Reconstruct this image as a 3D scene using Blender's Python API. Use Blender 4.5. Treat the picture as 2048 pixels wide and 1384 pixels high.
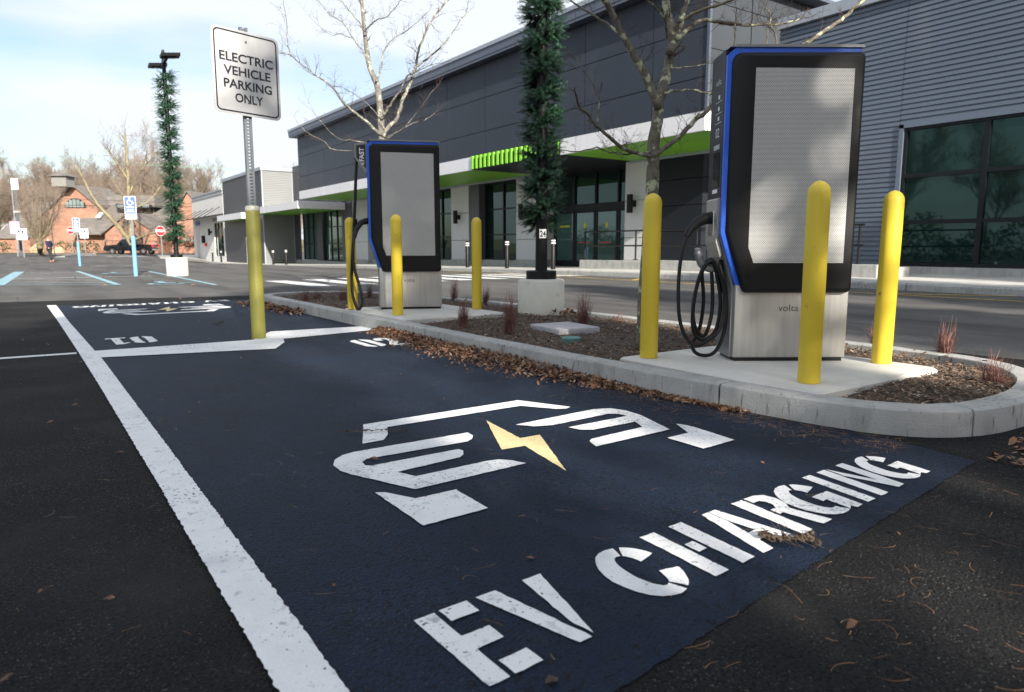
import bpy, bmesh, math, random
from mathutils import Vector, Matrix
for _o in list(bpy.data.objects): bpy.data.objects.remove(_o, do_unlink=True)
SC = bpy.context.scene
COL = SC.collection
rad = math.radians
# ------------------------------------------------------------------ camera, sky, sun, exposure
CAM_H = 0.82; FPX = 1400.0; PITCH = math.atan(198 / FPX); YAW = rad(34.8)
FWD = Vector((math.sin(YAW) * math.cos(PITCH), math.cos(YAW) * math.cos(PITCH), -math.sin(PITCH)))
RGT = Vector((math.cos(YAW), -math.sin(YAW), 0)); UPV = RGT.cross(FWD)
EYE = Vector((0, 0, CAM_H))
cd = bpy.data.cameras.new('camera'); cam = bpy.data.objects.new('camera', cd); COL.objects.link(cam)
cd.sensor_width = 36; cd.lens = FPX / 2048 * 36; cd.clip_start = 0.02; cd.clip_end = 3000
cam.matrix_world = Matrix(((RGT.x, UPV.x, -FWD.x, EYE.x), (RGT.y, UPV.y, -FWD.y, EYE.y), (RGT.z, UPV.z, -FWD.z, EYE.z), (0, 0, 0, 1)))
cd.dof.use_dof = True; cd.dof.focus_distance = 3.6; cd.dof.aperture_fstop = 4.5
SC.camera = cam
SUN_AZ = rad(10); SUN_EL = rad(24)          # light travels towards +Y, a little to +X
wd = bpy.data.worlds.new('World'); SC.world = wd; wd.use_nodes = True
nt = wd.node_tree; nt.nodes.clear()
sky = nt.nodes.new('ShaderNodeTexSky'); sky.sky_type = 'NISHITA'; sky.sun_disc = False
sky.sun_elevation = SUN_EL; sky.sun_rotation = math.pi + SUN_AZ; sky.air_density = 1.0; sky.dust_density = 1.2; sky.ozone_density = 1.3
tc = nt.nodes.new('ShaderNodeTexCoord'); mp = nt.nodes.new('ShaderNodeMapping'); mp.inputs['Scale'].default_value = (1.6, 1.6, 6.5)
mp.inputs['Location'].default_value = (0.6, 0.45, 0.3)
nz = nt.nodes.new('ShaderNodeTexNoise'); nz.inputs['Scale'].default_value = 1.5; nz.inputs['Detail'].default_value = 5; nz.inputs['Roughness'].default_value = 0.45
rp = nt.nodes.new('ShaderNodeValToRGB'); rp.color_ramp.elements[0].position = 0.33; rp.color_ramp.elements[1].position = 0.56; rp.color_ramp.elements[0].color = (.06, .06, .06, 1); rp.color_ramp.elements[1].color = (.95, .95, .95, 1)
mx = nt.nodes.new('ShaderNodeMixRGB'); mx.inputs['Color2'].default_value = (5.2, 5.5, 5.9, 1)
bg = nt.nodes.new('ShaderNodeBackground'); bg.inputs['Strength'].default_value = 0.085
wo = nt.nodes.new('ShaderNodeOutputWorld')
L = nt.links.new
L(tc.outputs['Generated'], mp.inputs['Vector']); L(mp.outputs['Vector'], nz.inputs['Vector']); L(nz.outputs['Fac'], rp.inputs['Fac'])
L(rp.outputs['Color'], mx.inputs['Fac']); L(sky.outputs['Color'], mx.inputs['Color1']); L(mx.outputs['Color'], bg.inputs['Color']); L(bg.outputs['Background'], wo.inputs['Surface'])
sl = bpy.data.lights.new('sun', 'SUN'); sl.energy = 4.8; sl.angle = rad(0.6); sl.color = (1.0, 0.93, 0.82)
so = bpy.data.objects.new('sun', sl); COL.objects.link(so)
SDIR = Vector((math.sin(SUN_AZ) * math.cos(SUN_EL), math.cos(SUN_AZ) * math.cos(SUN_EL), -math.sin(SUN_EL)))
so.rotation_euler = SDIR.to_track_quat('-Z', 'Y').to_euler(); so.location = (-5, -30, 25)
vs = SC.view_settings; vs.view_transform = 'Standard'; vs.look = 'None'; vs.exposure = 1.15; vs.gamma = 1; vs.use_curve_mapping = False
SC.render.engine = 'CYCLES'
# ------------------------------------------------------------------ helpers
R = random.Random(7)
def sm(a, b, x):
    t = max(0.0, min(1.0, (x - a) / (b - a))); return t * t * (3 - 2 * t)
def gz(x, y):                                  # the lot is level; the driveway by the shops falls gently away
    z = -0.012 * (max(15.0, min(y, 62.0)) - 15) * sm(9.0, 13.4, x) * (1 - sm(80, 105, y))
    return z - 0.3 * math.exp(-((x - 1.3) ** 2 + (y - 52) ** 2) / 160.0) * sm(30, 44, y)
def ray(px, py): return (FWD * FPX + RGT * (px - 1024) - UPV * (py - 692)).normalized()
def at(px, py, h=0.0):                         # a spot on the ground (h above it) seen at that place of the photograph
    d = ray(px, py); z = h
    for _ in range(8):
        t = (z - CAM_H) / d.z; p = EYE + d * t; z = gz(p.x, p.y) + h
    return p
def onx(px, py, x): d = ray(px, py); return EYE + d * (x / d.x)
def ony(px, py, y): d = ray(px, py); return EYE + d * (y / d.y)
def dep(px, py, k): d = ray(px, py); return EYE + d * (k / d.dot(FWD))
def proj(p):
    v = Vector(p) - EYE; z = v.dot(FWD); return (1024 + FPX * v.dot(RGT) / z, 692 - FPX * v.dot(UPV) / z, z)
WM = {}
def reg(o, parent, world):
    COL.objects.link(o)
    if parent is not None:
        o.parent = parent
        if world: o.matrix_parent_inverse = WM[parent].inverted(); WM[o] = Matrix.Identity(4)
        else: WM[o] = WM[parent]
    else: WM[o] = Matrix.Identity(4)
    return o
def tag(o, label=None, cat=None, group=None, kind=None):
    if label: o['label'] = label
    if cat: o['category'] = cat
    if group: o['group'] = group
    if kind: o['kind'] = kind
    return o
def thing(name, label, cat, loc=(0, 0, 0), rz=0.0, group=None):
    o = bpy.data.objects.new(name, None); COL.objects.link(o); o.empty_display_size = 0.1
    o.location = loc; o.rotation_euler = (0, 0, rz)
    WM[o] = Matrix.Translation(Vector(loc)) @ Matrix.Rotation(rz, 4, 'Z')
    return tag(o, label, cat, group)
def copy_tree(o, parent=None):
    c = o.copy(); COL.objects.link(c); c.parent = parent; WM[c] = WM[o]
    for ch in [k for k in CH.get(o, [])]: CH.setdefault(c, []).append(copy_tree(ch, c))
    return c
CH = {}
class MB:
    def __init__(s): s.v = []; s.f = []
    def add(s, vs, fs):
        o = len(s.v); s.v += [tuple(v) for v in vs]; s.f += [tuple(i + o for i in f) for f in fs]; return s
    def box(s, x0, x1, y0, y1, z0, z1):
        return s.add([(x0,y0,z0),(x1,y0,z0),(x1,y1,z0),(x0,y1,z0),(x0,y0,z1),(x1,y0,z1),(x1,y1,z1),(x0,y1,z1)],
                     [(0,3,2,1),(4,5,6,7),(0,1,5,4),(1,2,6,5),(2,3,7,6),(3,0,4,7)])
    def cbox(s, x0, x1, y0, y1, z0, z1, b=0.01):   # chamfered box
        bm = bmesh.new(); bmesh.ops.create_cube(bm, size=1)
        for v in bm.verts: v.co = Vector(((x0+x1)/2+v.co.x*(x1-x0), (y0+y1)/2+v.co.y*(y1-y0), (z0+z1)/2+v.co.z*(z1-z0)))
        bmesh.ops.bevel(bm, geom=bm.edges[:], offset=b, segments=2, profile=0.5, affect='EDGES')
        bm.verts.index_update(); s.add([v.co[:] for v in bm.verts], [[v.index for v in f.verts] for f in bm.faces]); bm.free(); return s
    def obox(s, c, ax, ay, az):
        c, ax, ay, az = map(Vector, (c, ax, ay, az))
        vs = [c - ax - ay - az, c + ax - ay - az, c + ax + ay - az, c - ax + ay - az, c - ax - ay + az, c + ax - ay + az, c + ax + ay + az, c - ax + ay + az]
        return s.add(vs, [(0,3,2,1),(4,5,6,7),(0,1,5,4),(1,2,6,5),(2,3,7,6),(3,0,4,7)])
    def tube(s, pts, r, n=6, cap=True):
        pts = [Vector(p) for p in pts]; k = len(pts); rs = r if isinstance(r, (list, tuple)) else [r] * k
        o = len(s.v); prev = None
        for i, p in enumerate(pts):
            t = (pts[min(i+1, k-1)] - pts[max(i-1, 0)])
            t = t.normalized() if t.length > 1e-9 else Vector((0, 0, 1))
            if prev is None:
                a = Vector((0, 0, 1)) if abs(t.z) < 0.9 else Vector((1, 0, 0)); u = t.cross(a).normalized()
            else:
                u = (prev - t * prev.dot(t)); u = u.normalized() if u.length > 1e-6 else t.orthogonal().normalized()
            prev = u; w = t.cross(u)
            for j in range(n):
                a = 2 * math.pi * j / n; s.v.append(tuple(p + (u * math.cos(a) + w * math.sin(a)) * rs[i]))
        for i in range(k - 1):
            for j in range(n):
                a = o + i*n + j; b = o + i*n + (j+1) % n; s.f.append((a, b, b + n, a + n))
        if cap: s.f.append(tuple(o + j for j in reversed(range(n)))); s.f.append(tuple(o + (k-1)*n + j for j in range(n)))
        return s
    def lathe(s, prof, c=(0, 0, 0), n=20, cap=True):
        o = len(s.v); k = len(prof)
        for r, z in prof:
            for j in range(n):
                a = 2*math.pi*j/n; s.v.append((c[0] + r*math.cos(a), c[1] + r*math.sin(a), c[2] + z))
        for i in range(k-1):
            for j in range(n):
                a = o+i*n+j; b = o+i*n+(j+1) % n; s.f.append((a, b, b+n, a+n))
        if cap: s.f.append(tuple(o+j for j in reversed(range(n)))); s.f.append(tuple(o+(k-1)*n+j for j in range(n)))
        return s
    def prism(s, poly, off):                   # planar polygon (3-D points) pushed along off
        n = len(poly); off = Vector(off); a = [Vector(p) for p in poly]
        return s.add(a + [p + off for p in a], [tuple(range(n)), tuple(range(2*n-1, n-1, -1))] + [(i, i+n, (i+1) % n + n, (i+1) % n) for i in range(n)])
    def build(s, name, mat, parent=None, world=False, smooth=False, fixn=False):
        me = bpy.data.meshes.new(name); me.from_pydata(s.v, [], s.f); me.materials.append(mat)
        if fixn:
            bm = bmesh.new(); bm.from_mesh(me); bmesh.ops.recalc_face_normals(bm, faces=bm.faces[:]); bm.to_mesh(me); bm.free()
        if smooth:
            for p in me.polygons: p.use_smooth = True
            if smooth != 'all': me.set_sharp_from_angle(angle=rad(40 if smooth is True else smooth))
        me.update(); o = bpy.data.objects.new(name, me); reg(o, parent, world)
        if parent is not None: CH.setdefault(parent, []).append(o)
        return o
def catmull(pts, seg=6):
    pts = [Vector(p) for p in pts]; out = []
    for i in range(len(pts) - 1):
        p0 = pts[max(i-1, 0)]; p1 = pts[i]; p2 = pts[i+1]; p3 = pts[min(i+2, len(pts)-1)]
        for k in range(seg):
            t = k / seg
            out.append(0.5*((2*p1) + (p2-p0)*t + (2*p0-5*p1+4*p2-p3)*t*t + (3*p1-p0-3*p2+p3)*t*t*t))
    out.append(pts[-1]); return out
# ------------------------------------------------------------------ materials
MT = {}
def mat(name, col, rough=0.6, metal=0.0, var=0.12, scale=6.0, bump=0.0, bscale=60.0, spec=0.5, detail=6, stretch=None, coat=0.0):
    if name in MT: return MT[name]
    m = bpy.data.materials.new(name); m.use_nodes = True; t = m.node_tree; b = t.nodes['Principled BSDF']; l = t.links.new
    b.inputs['Roughness'].default_value = rough; b.inputs['Metallic'].default_value = metal; b.inputs['Specular IOR Level'].default_value = spec
    if coat: b.inputs['Coat Weight'].default_value = coat; b.inputs['Coat Roughness'].default_value = 0.12
    c = t.nodes.new('ShaderNodeTexCoord'); mp = t.nodes.new('ShaderNodeMapping'); l(c.outputs['Object'], mp.inputs['Vector'])
    if stretch: mp.inputs['Scale'].default_value = stretch
    n = t.nodes.new('ShaderNodeTexNoise'); n.inputs['Scale'].default_value = scale; n.inputs['Detail'].default_value = detail; n.inputs['Roughness'].default_value = 0.6
    l(mp.outputs['Vector'], n.inputs['Vector'])
    r = t.nodes.new('ShaderNodeValToRGB'); e = r.color_ramp.elements
    e[0].position = 0.3; e[1].position = 0.7
    e[0].color = tuple(max(0, k*(1-var)) for k in col) + (1,); e[1].color = tuple(min(1, k*(1+var)) for k in col) + (1,)
    l(n.outputs['Fac'], r.inputs['Fac']); l(r.outputs['Color'], b.inputs['Base Color'])
    if bump:
        n2 = t.nodes.new('ShaderNodeTexNoise'); n2.inputs['Scale'].default_value = bscale; n2.inputs['Detail'].default_value = 4
        l(mp.outputs['Vector'], n2.inputs['Vector']); bp = t.nodes.new('ShaderNodeBump'); bp.inputs['Strength'].default_value = bump; bp.inputs['Distance'].default_value = 0.01
        l(n2.outputs['Fac'], bp.inputs['Height']); l(bp.outputs['Normal'], b.inputs['Normal'])
    m['_r'] = 1; MT[name] = m; return m
def layer(m, col2, scale, lo, hi, detail=5, stretch=None, mod=0.0):
    """mix a second colour into the base colour where a noise runs high (specks, stains, wear)"""
    t = m.node_tree; b = t.nodes['Principled BSDF']; l = t.links.new
    src = b.inputs['Base Color'].links[0].from_socket
    c = t.nodes.new('ShaderNodeTexCoord'); mp = t.nodes.new('ShaderNodeMapping'); l(c.outputs['Object'], mp.inputs['Vector'])
    if stretch: mp.inputs['Scale'].default_value = stretch
    n = t.nodes.new('ShaderNodeTexNoise'); n.inputs['Scale'].default_value = scale; n.inputs['Detail'].default_value = detail; l(mp.outputs['Vector'], n.inputs['Vector'])
    mr = t.nodes.new('ShaderNodeMapRange'); mr.inputs['From Min'].default_value = lo; mr.inputs['From Max'].default_value = hi; 
    if mod:
        n3 = t.nodes.new('ShaderNodeTexNoise'); n3.inputs['Scale'].default_value = 2.3; n3.inputs['Detail'].default_value = 3; l(c.outputs['Object'], n3.inputs['Vector'])
        ma = t.nodes.new('ShaderNodeMath'); ma.operation = 'MULTIPLY_ADD'; l(n3.outputs['Fac'], ma.inputs[0]); ma.inputs[1].default_value = mod; l(n.outputs['Fac'], ma.inputs[2])
        mb = t.nodes.new('ShaderNodeMath'); mb.operation = 'SUBTRACT'; l(ma.outputs[0], mb.inputs[0]); mb.inputs[1].default_value = mod*0.5; l(mb.outputs[0], mr.inputs['Value'])
    else: l(n.outputs['Fac'], mr.inputs['Value'])
    mx = t.nodes.new('ShaderNodeMixRGB'); l(mr.outputs['Result'], mx.inputs['Fac']); l(src, mx.inputs['Color1']); mx.inputs['Color2'].default_value = tuple(col2) + (1,)
    l(mx.outputs['Color'], b.inputs['Base Color']); return m
asphalt = mat('asphalt', (0.112, 0.108, 0.103), 0.9, var=0.2, scale=1.3, bump=0.4, bscale=120, spec=0.2)
layer(asphalt, (0.065, 0.063, 0.061), 60, 0.55, 0.68, 3); layer(asphalt, (0.070, 0.067, 0.065), 0.5, 0.45, 0.65, 4, (3.0, 0.35, 1))
darkasph = mat('shade darkened asphalt', (0.016, 0.0157, 0.016), 0.9, var=0.35, scale=1.6, bump=0.9, bscale=150, spec=0.16)  # darker asphalt colour, carries part of the shade over the stalls
layer(darkasph, (0.006, 0.006, 0.0065), 120, 0.50, 0.60, 3); layer(darkasph, (0.13, 0.125, 0.115), 200, 0.675, 0.70, 2, None, 0.2); layer(darkasph, (0.034, 0.032, 0.03), 0.8, 0.52, 0.75, 5)
bluecoat = mat('navy stall coating', (0.0048, 0.0125, 0.030), 0.68, var=0.3, scale=2.2, bump=0.9, bscale=130, spec=0.22)
layer(bluecoat, (0.012, 0.023, 0.046), 1.2, 0.50, 0.85, 7, (2.4, 0.5, 1)); layer(bluecoat, (0.012, 0.020, 0.036), 5, 0.58, 0.75, 6); layer(bluecoat, (0.002, 0.004, 0.008), 85, 0.55, 0.63, 3, None, 0.2); layer(bluecoat, (0.10, 0.11, 0.12), 200, 0.69, 0.72, 2, None, 0.3)
whitepaint = mat('white road paint', (0.78, 0.775, 0.765), 0.65, var=0.05, scale=9, bump=0.5, bscale=150, spec=0.4)
layer(whitepaint, (0.52, 0.53, 0.545), 3.0, 0.55, 0.8, 6); layer(whitepaint, (0.09, 0.10, 0.12), 85, 0.66, 0.69, 4, None, 0.35); layer(whitepaint, (0.40, 0.41, 0.42), 30, 0.60, 0.75, 6, None, 0.3)
goldpaint = mat('gold road paint', (0.66, 0.53, 0.28), 0.65, var=0.06, scale=9, bump=0.5, bscale=150); layer(goldpaint, (0.2, 0.16, 0.1), 85, 0.67, 0.70, 4)
yellowline = mat('worn yellow road paint', (0.55, 0.37, 0.08), 0.7, var=0.15, scale=9); layer(yellowline, (0.08, 0.075, 0.07), 14, 0.56, 0.68, 5)
bluelinep = mat('light blue road paint', (0.24, 0.42, 0.49), 0.7, var=0.12, scale=9); layer(bluelinep, (0.08, 0.085, 0.09), 11, 0.56, 0.70, 5)
wornwhite = mat('worn white road paint', (0.68, 0.68, 0.67), 0.7, var=0.08, scale=9); layer(wornwhite, (0.10, 0.10, 0.10), 9, 0.58, 0.72, 5)
concrete = mat('kerb concrete', (0.36, 0.36, 0.345), 0.85, var=0.12, scale=5, bump=0.35, bscale=90)
layer(concrete, (0.25, 0.25, 0.235), 5, 0.52, 0.78, 7, (1.5, 1.5, 0.6)); layer(concrete, (0.13, 0.13, 0.115), 42, 0.60, 0.72, 5, (1.2, 1.2, 0.16), 0.3)
padcon = mat('smooth pad concrete', (0.58, 0.56, 0.51), 0.8, var=0.08, scale=3, bump=0.18, bscale=120); layer(padcon, (0.36, 0.35, 0.33), 2.2, 0.55, 0.75, 7)
paleconc = mat('pale lamp footing concrete', (0.62, 0.60, 0.52), 0.8, var=0.06, scale=5, bump=0.2, bscale=60); layer(paleconc, (0.45, 0.42, 0.34), 7, 0.62, 0.74, 6)
sidewalkm = mat('sidewalk concrete', (0.50, 0.485, 0.45), 0.85, var=0.10, scale=1.5, bump=0.2, bscale=70); layer(sidewalkm, (0.34, 0.33, 0.31), 0.9, 0.55, 0.75, 6)
mulchm = mat('dark bark mulch', (0.055, 0.038, 0.026), 0.95, var=0.6, scale=38, bump=1.0, bscale=55)
chipm = mat('mulch chips', (0.13, 0.085, 0.058), 0.9, var=0.9, scale=24); layer(chipm, (0.42, 0.36, 0.30), 31, 0.6, 0.68, 2)
yellow = mat('yellow bollard plastic', (0.70, 0.52, 0.04), 0.45, var=0.05, scale=3, bump=0.03, bscale=30); layer(yellow, (0.55, 0.40, 0.06), 5, 0.58, 0.8, 7, (1, 1, 0.3)); layer(yellow, (0.22, 0.17, 0.07), 34, 0.66, 0.76, 5, (1, 1, 0.5), 0.25)
olive = mat('faded olive yellow sleeve', (0.27, 0.255, 0.05), 0.5, var=0.06, scale=3); layer(olive, (0.36, 0.34, 0.09), 6, 0.6, 0.8, 6, (1, 1, 0.25))
steel = mat('brushed stainless steel', (0.50, 0.49, 0.47), 0.38, 0.7, var=0.10, scale=4, bump=0.03, bscale=200, stretch=(12, 12, 0.6)); layer(steel, (0.33, 0.32, 0.30), 3, 0.6, 0.8, 6)
greysteel = mat('satin grey metal', (0.25, 0.255, 0.265), 0.4, 0.5, var=0.06)
blackpl = mat('satin black panel', (0.007, 0.007, 0.008), 0.42, 0.0, var=0.15, scale=2.0, spec=0.28)
navyblk = mat('navy black side panel', (0.006, 0.009, 0.018), 0.4, var=0.1, spec=0.3)
bluetrim = mat('blue trim', (0.015, 0.12, 0.70), 0.35, var=0.06)
rubber = mat('black rubber cable', (0.008, 0.008, 0.009), 0.5, var=0.2, spec=0.3)
blackmet = mat('black painted metal', (0.008, 0.008, 0.009), 0.45, var=0.2, scale=4, spec=0.25)
galv = mat('galvanised steel', (0.13, 0.145, 0.16), 0.5, 0.4, var=0.2, scale=9, stretch=(1, 1, 0.3))
signface = mat('silver reflective sign', (0.48, 0.48, 0.485), 0.45, 0.1, var=0.05, scale=2, stretch=(6, 6, 0.4))
signblk = mat('sign black', (0.012, 0.014, 0.022), 0.45, var=0.1)
whitepl = mat('white plastic', (0.78, 0.78, 0.78), 0.5, var=0.05)
fascia = mat('white metal fascia', (0.66, 0.66, 0.69), 0.5, var=0.03, scale=1.2); layer(fascia, (0.60, 0.60, 0.60), 0.8, 0.62, 0.9, 6, (1, 1, 0.2))
whitepanel = mat('white wall panel', (0.52, 0.525, 0.54), 0.55, var=0.04, scale=1.2)
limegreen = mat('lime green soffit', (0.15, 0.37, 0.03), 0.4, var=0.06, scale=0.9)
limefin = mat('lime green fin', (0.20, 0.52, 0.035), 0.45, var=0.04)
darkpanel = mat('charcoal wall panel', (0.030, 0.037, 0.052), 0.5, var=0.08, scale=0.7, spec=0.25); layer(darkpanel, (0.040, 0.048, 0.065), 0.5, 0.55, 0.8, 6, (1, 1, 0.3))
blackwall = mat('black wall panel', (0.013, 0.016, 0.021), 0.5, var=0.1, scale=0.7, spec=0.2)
coping = mat('blue grey coping', (0.085, 0.10, 0.135), 0.45, 0.1, var=0.06, scale=0.8)
siding = mat('blue grey siding', (0.112, 0.140, 0.186), 0.45, 0.1, var=0.06, scale=0.7, stretch=(1, 0.3, 1))
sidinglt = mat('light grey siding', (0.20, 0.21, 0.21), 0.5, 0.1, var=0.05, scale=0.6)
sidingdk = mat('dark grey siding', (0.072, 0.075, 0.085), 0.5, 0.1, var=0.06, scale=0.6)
trimgrey = mat('pale grey trim', (0.30, 0.33, 0.38), 0.45, 0.2, var=0.05)
framem = mat('black window frame', (0.006, 0.008, 0.010), 0.45, var=0.1, spec=0.25)
glass = mat('dark tinted glass', (0.004, 0.013, 0.012), 0.025, var=0.15, scale=0.5, spec=0.55)
glass2 = mat('greenish shop glass', (0.035, 0.075, 0.070), 0.03, var=0.3, scale=0.6, spec=1.0)
shopwhite = mat('white stucco', (0.66, 0.65, 0.63), 0.8, var=0.05, scale=1.5, bump=0.1)
bark = mat('grey lichen bark', (0.13, 0.115, 0.085), 0.9, var=0.4, scale=26, bump=0.8, bscale=55, stretch=(1, 1, 0.5))
layer(bark, (0.40, 0.42, 0.27), 13, 0.53, 0.59, 6); layer(bark, (0.035, 0.030, 0.025), 42, 0.6, 0.7, 4)
palebark = mat('pale lichen bark', (0.15, 0.138, 0.12), 0.9, var=0.35, scale=26, bump=0.6, bscale=55, stretch=(1, 1, 0.5)); layer(palebark, (0.33, 0.335, 0.27), 14, 0.54, 0.60, 6); layer(palebark, (0.04, 0.035, 0.03), 40, 0.6, 0.7, 4)
twigm = mat('brown twigs', (0.075, 0.050, 0.042), 0.9, var=0.3, scale=9)
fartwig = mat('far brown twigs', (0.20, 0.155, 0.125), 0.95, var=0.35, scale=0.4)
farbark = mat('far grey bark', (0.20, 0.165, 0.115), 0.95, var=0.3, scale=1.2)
sycbark = mat('pale sycamore bark', (0.22, 0.19, 0.11), 0.9, var=0.3, scale=2.5)
needlem = mat('dark green needles', (0.017, 0.062, 0.030), 0.5, var=0.55, scale=9)
layer(needlem, (0.05, 0.135, 0.055), 22, 0.55, 0.68, 3)
pinem = mat('pine foliage', (0.020, 0.045, 0.018), 0.7, var=0.5, scale=1.2)
redgrass = mat('red brown grass', (0.16, 0.070, 0.055), 0.8, var=0.6, scale=14); layer(redgrass, (0.33, 0.20, 0.12), 9, 0.55, 0.7, 3)
leafm = mat('dry brown leaves', (0.155, 0.072, 0.038), 0.85, var=0.7, scale=16); layer(leafm, (0.40, 0.29, 0.20), 23, 0.56, 0.64, 2); layer(leafm, (0.27, 0.13, 0.06), 9, 0.55, 0.65, 2); layer(leafm, (0.05, 0.032, 0.024), 13, 0.58, 0.66, 2)
pineneedle = mat('fallen pine needles', (0.26, 0.125, 0.05), 0.85, var=0.6, scale=9); layer(pineneedle, (0.45, 0.34, 0.19), 7, 0.58, 0.7, 2)
barkbit = mat('bark scrap', (0.085, 0.058, 0.04), 0.95, var=0.6, scale=30, bump=1.0, bscale=45)
brick = mat('orange red brick', (0.31, 0.165, 0.115), 0.9, var=0.15, scale=1.5); layer(brick, (0.25, 0.125, 0.09), 0.6, 0.5, 0.75, 5)
shingle = mat('grey roof shingles', (0.15, 0.135, 0.125), 0.9, var=0.3, scale=2.5, stretch=(0.4, 0.4, 2))
stonem = mat('tan boulder', (0.40, 0.31, 0.19), 0.9, var=0.25, scale=2, bump=0.6, bscale=4)
signblue = mat('accessible sign blue', (0.10, 0.16, 0.62), 0.4, var=0.05); signwhite = mat('sign white', (0.80, 0.80, 0.80), 0.45, var=0.03)
signred = mat('sign red', (0.62, 0.02, 0.03), 0.4, var=0.05); signpink = mat('faded pink sign', (0.75, 0.42, 0.60), 0.5, var=0.06)
postblue = mat('light blue post paint', (0.16, 0.40, 0.75), 0.45, var=0.05)
carpaint = mat('black truck paint', (0.006, 0.007, 0.010), 0.2, var=0.1, coat=0.3); tyre = mat('tyre rubber', (0.012, 0.012, 0.012), 0.8, var=0.2); chrome = mat('chrome', (0.6, 0.6, 0.62), 0.2, 0.9, var=0.05)
lampred = mat('tail lamp red', (0.5, 0.02, 0.03), 0.25, var=0.05); lampclear = mat('clear headlamp', (0.6, 0.6, 0.6), 0.15, var=0.05)
skinm = mat('skin', (0.62, 0.38, 0.32), 0.6, var=0.06); jacketm = mat('navy jacket', (0.012, 0.016, 0.05), 0.8, var=0.25, scale=5); trouserm = mat('dark grey trousers', (0.022, 0.024, 0.024), 0.85, var=0.25); shoem = mat('brown shoes', (0.24, 0.085, 0.04), 0.6, var=0.1)
greencover = mat('green plastic cover', (0.10, 0.22, 0.20), 0.6, var=0.15, scale=9); greycover = mat('grey composite lid', (0.40, 0.39, 0.40), 0.8, var=0.15, scale=7, bump=0.3, bscale=140)
hedge = mat('rust hedge', (0.22, 0.09, 0.05), 0.95, var=0.4, scale=2); greenhedge = mat('dark green hedge', (0.05, 0.06, 0.022), 0.95, var=0.4, scale=2)
soilm = mat('brown far mulch', (0.20, 0.145, 0.115), 0.95, var=0.3, scale=1.5); turf = mat('winter turf', (0.16, 0.15, 0.07), 0.95, var=0.3, scale=0.6)
wiremat = mat('black wire', (0.02, 0.02, 0.02), 0.7); wiregreen = mat('pale green wire', (0.25, 0.36, 0.26), 0.7)
glass.node_tree.nodes['Principled BSDF'].inputs['Specular Tint'].default_value = (0.62, 1.0, 0.92, 1); glass2.node_tree.nodes['Principled BSDF'].inputs['Specular Tint'].default_value = (0.7, 1.0, 0.93, 1)
layer(fascia, (0.5, 0.5, 0.49), 3.0, 0.62, 0.85, 6, (1, 1, 0.15)); layer(darkpanel, (0.055, 0.06, 0.07), 2.0, 0.62, 0.85, 7, (1, 1, 0.12)); layer(siding, (0.16, 0.18, 0.21), 1.5, 0.6, 0.85, 7, (1, 1, 0.15))
# perforated metal of the charger screens
perf = mat('perforated metal screen', (0.58, 0.575, 0.56), 0.5, 0.1, var=0.05, scale=2)
_t = perf.node_tree; _b = _t.nodes['Principled BSDF']; _l = _t.links.new; _src = _b.inputs['Base Color'].links[0].from_socket
_c = _t.nodes.new('ShaderNodeTexCoord'); _s = _t.nodes.new('ShaderNodeSeparateXYZ'); _cb = _t.nodes.new('ShaderNodeCombineXYZ'); _l(_c.outputs['Object'], _s.inputs[0]); _l(_s.outputs['X'], _cb.inputs['X']); _l(_s.outputs['Z'], _cb.inputs['Y'])
_br = _t.nodes.new('ShaderNodeTexBrick'); _l(_cb.outputs[0], _br.inputs['Vector']); _br.inputs['Scale'].default_value = 1.0; _br.inputs['Brick Width'].default_value = 0.0125; _br.inputs['Row Height'].default_value = 0.0068
_br.inputs['Mortar Size'].default_value = 0.0019; _br.inputs['Mortar Smooth'].default_value = 0.25; _br.inputs['Color1'].default_value = (0.06, 0.06, 0.06, 1); _br.inputs['Color2'].default_value = (0.09, 0.09, 0.09, 1); _br.inputs['Mortar'].default_value = (1, 1, 1, 1)
_m = _t.nodes.new('ShaderNodeMixRGB'); _m.blend_type = 'MULTIPLY'; _m.inputs['Fac'].default_value = 0.86; _l(_src, _m.inputs['Color1']); _l(_br.outputs['Color'], _m.inputs['Color2']); _l(_m.outputs['Color'], _b.inputs['Base Color'])
# ------------------------------------------------------------------ ground
def grid_sheet(name, xs, ys, m, h=0.0, fz=gz):
    b = MB(); nx = len(xs)
    for y in ys:
        for x in xs: b.v.append((x, y, fz(x, y) + h))
    for j in range(len(ys) - 1):
        for i in range(nx - 1): b.f.append((j*nx+i, j*nx+i+1, (j+1)*nx+i+1, (j+1)*nx+i))
    return b.build(name, m)
def rng(a, b, s):
    n = max(1, int(round((b - a) / s))); return [a + (b - a) * i / n for i in range(n + 1)]
gx = [-900, -400, -200, -100, -60, -40, -25] + rng(-16, 30, 1.5) + [35, 45, 60, 100, 200, 400, 900]
gy = [-900, -400, -200, -100, -60, -40, -25, -15, -8] + rng(-2, 112, 1.5) + [120, 140, 200, 400, 900]
ground = tag(grid_sheet('ground', gx, gy, asphalt), 'dark asphalt of the parking lot and driveway', kind='structure')
def resample(poly, step=0.02, jit=0.0008):
    out = []
    for i, p in enumerate(poly):
        q = poly[(i+1) % len(poly)]; d = math.hypot(q[0]-p[0], q[1]-p[1]); n = max(1, min(500, int(d/step)))
        for k in range(n):
            t = k/n; out.append((p[0]+(q[0]-p[0])*t + R.gauss(0, jit), p[1]+(q[1]-p[1])*t + R.gauss(0, jit)))
    return out
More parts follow.
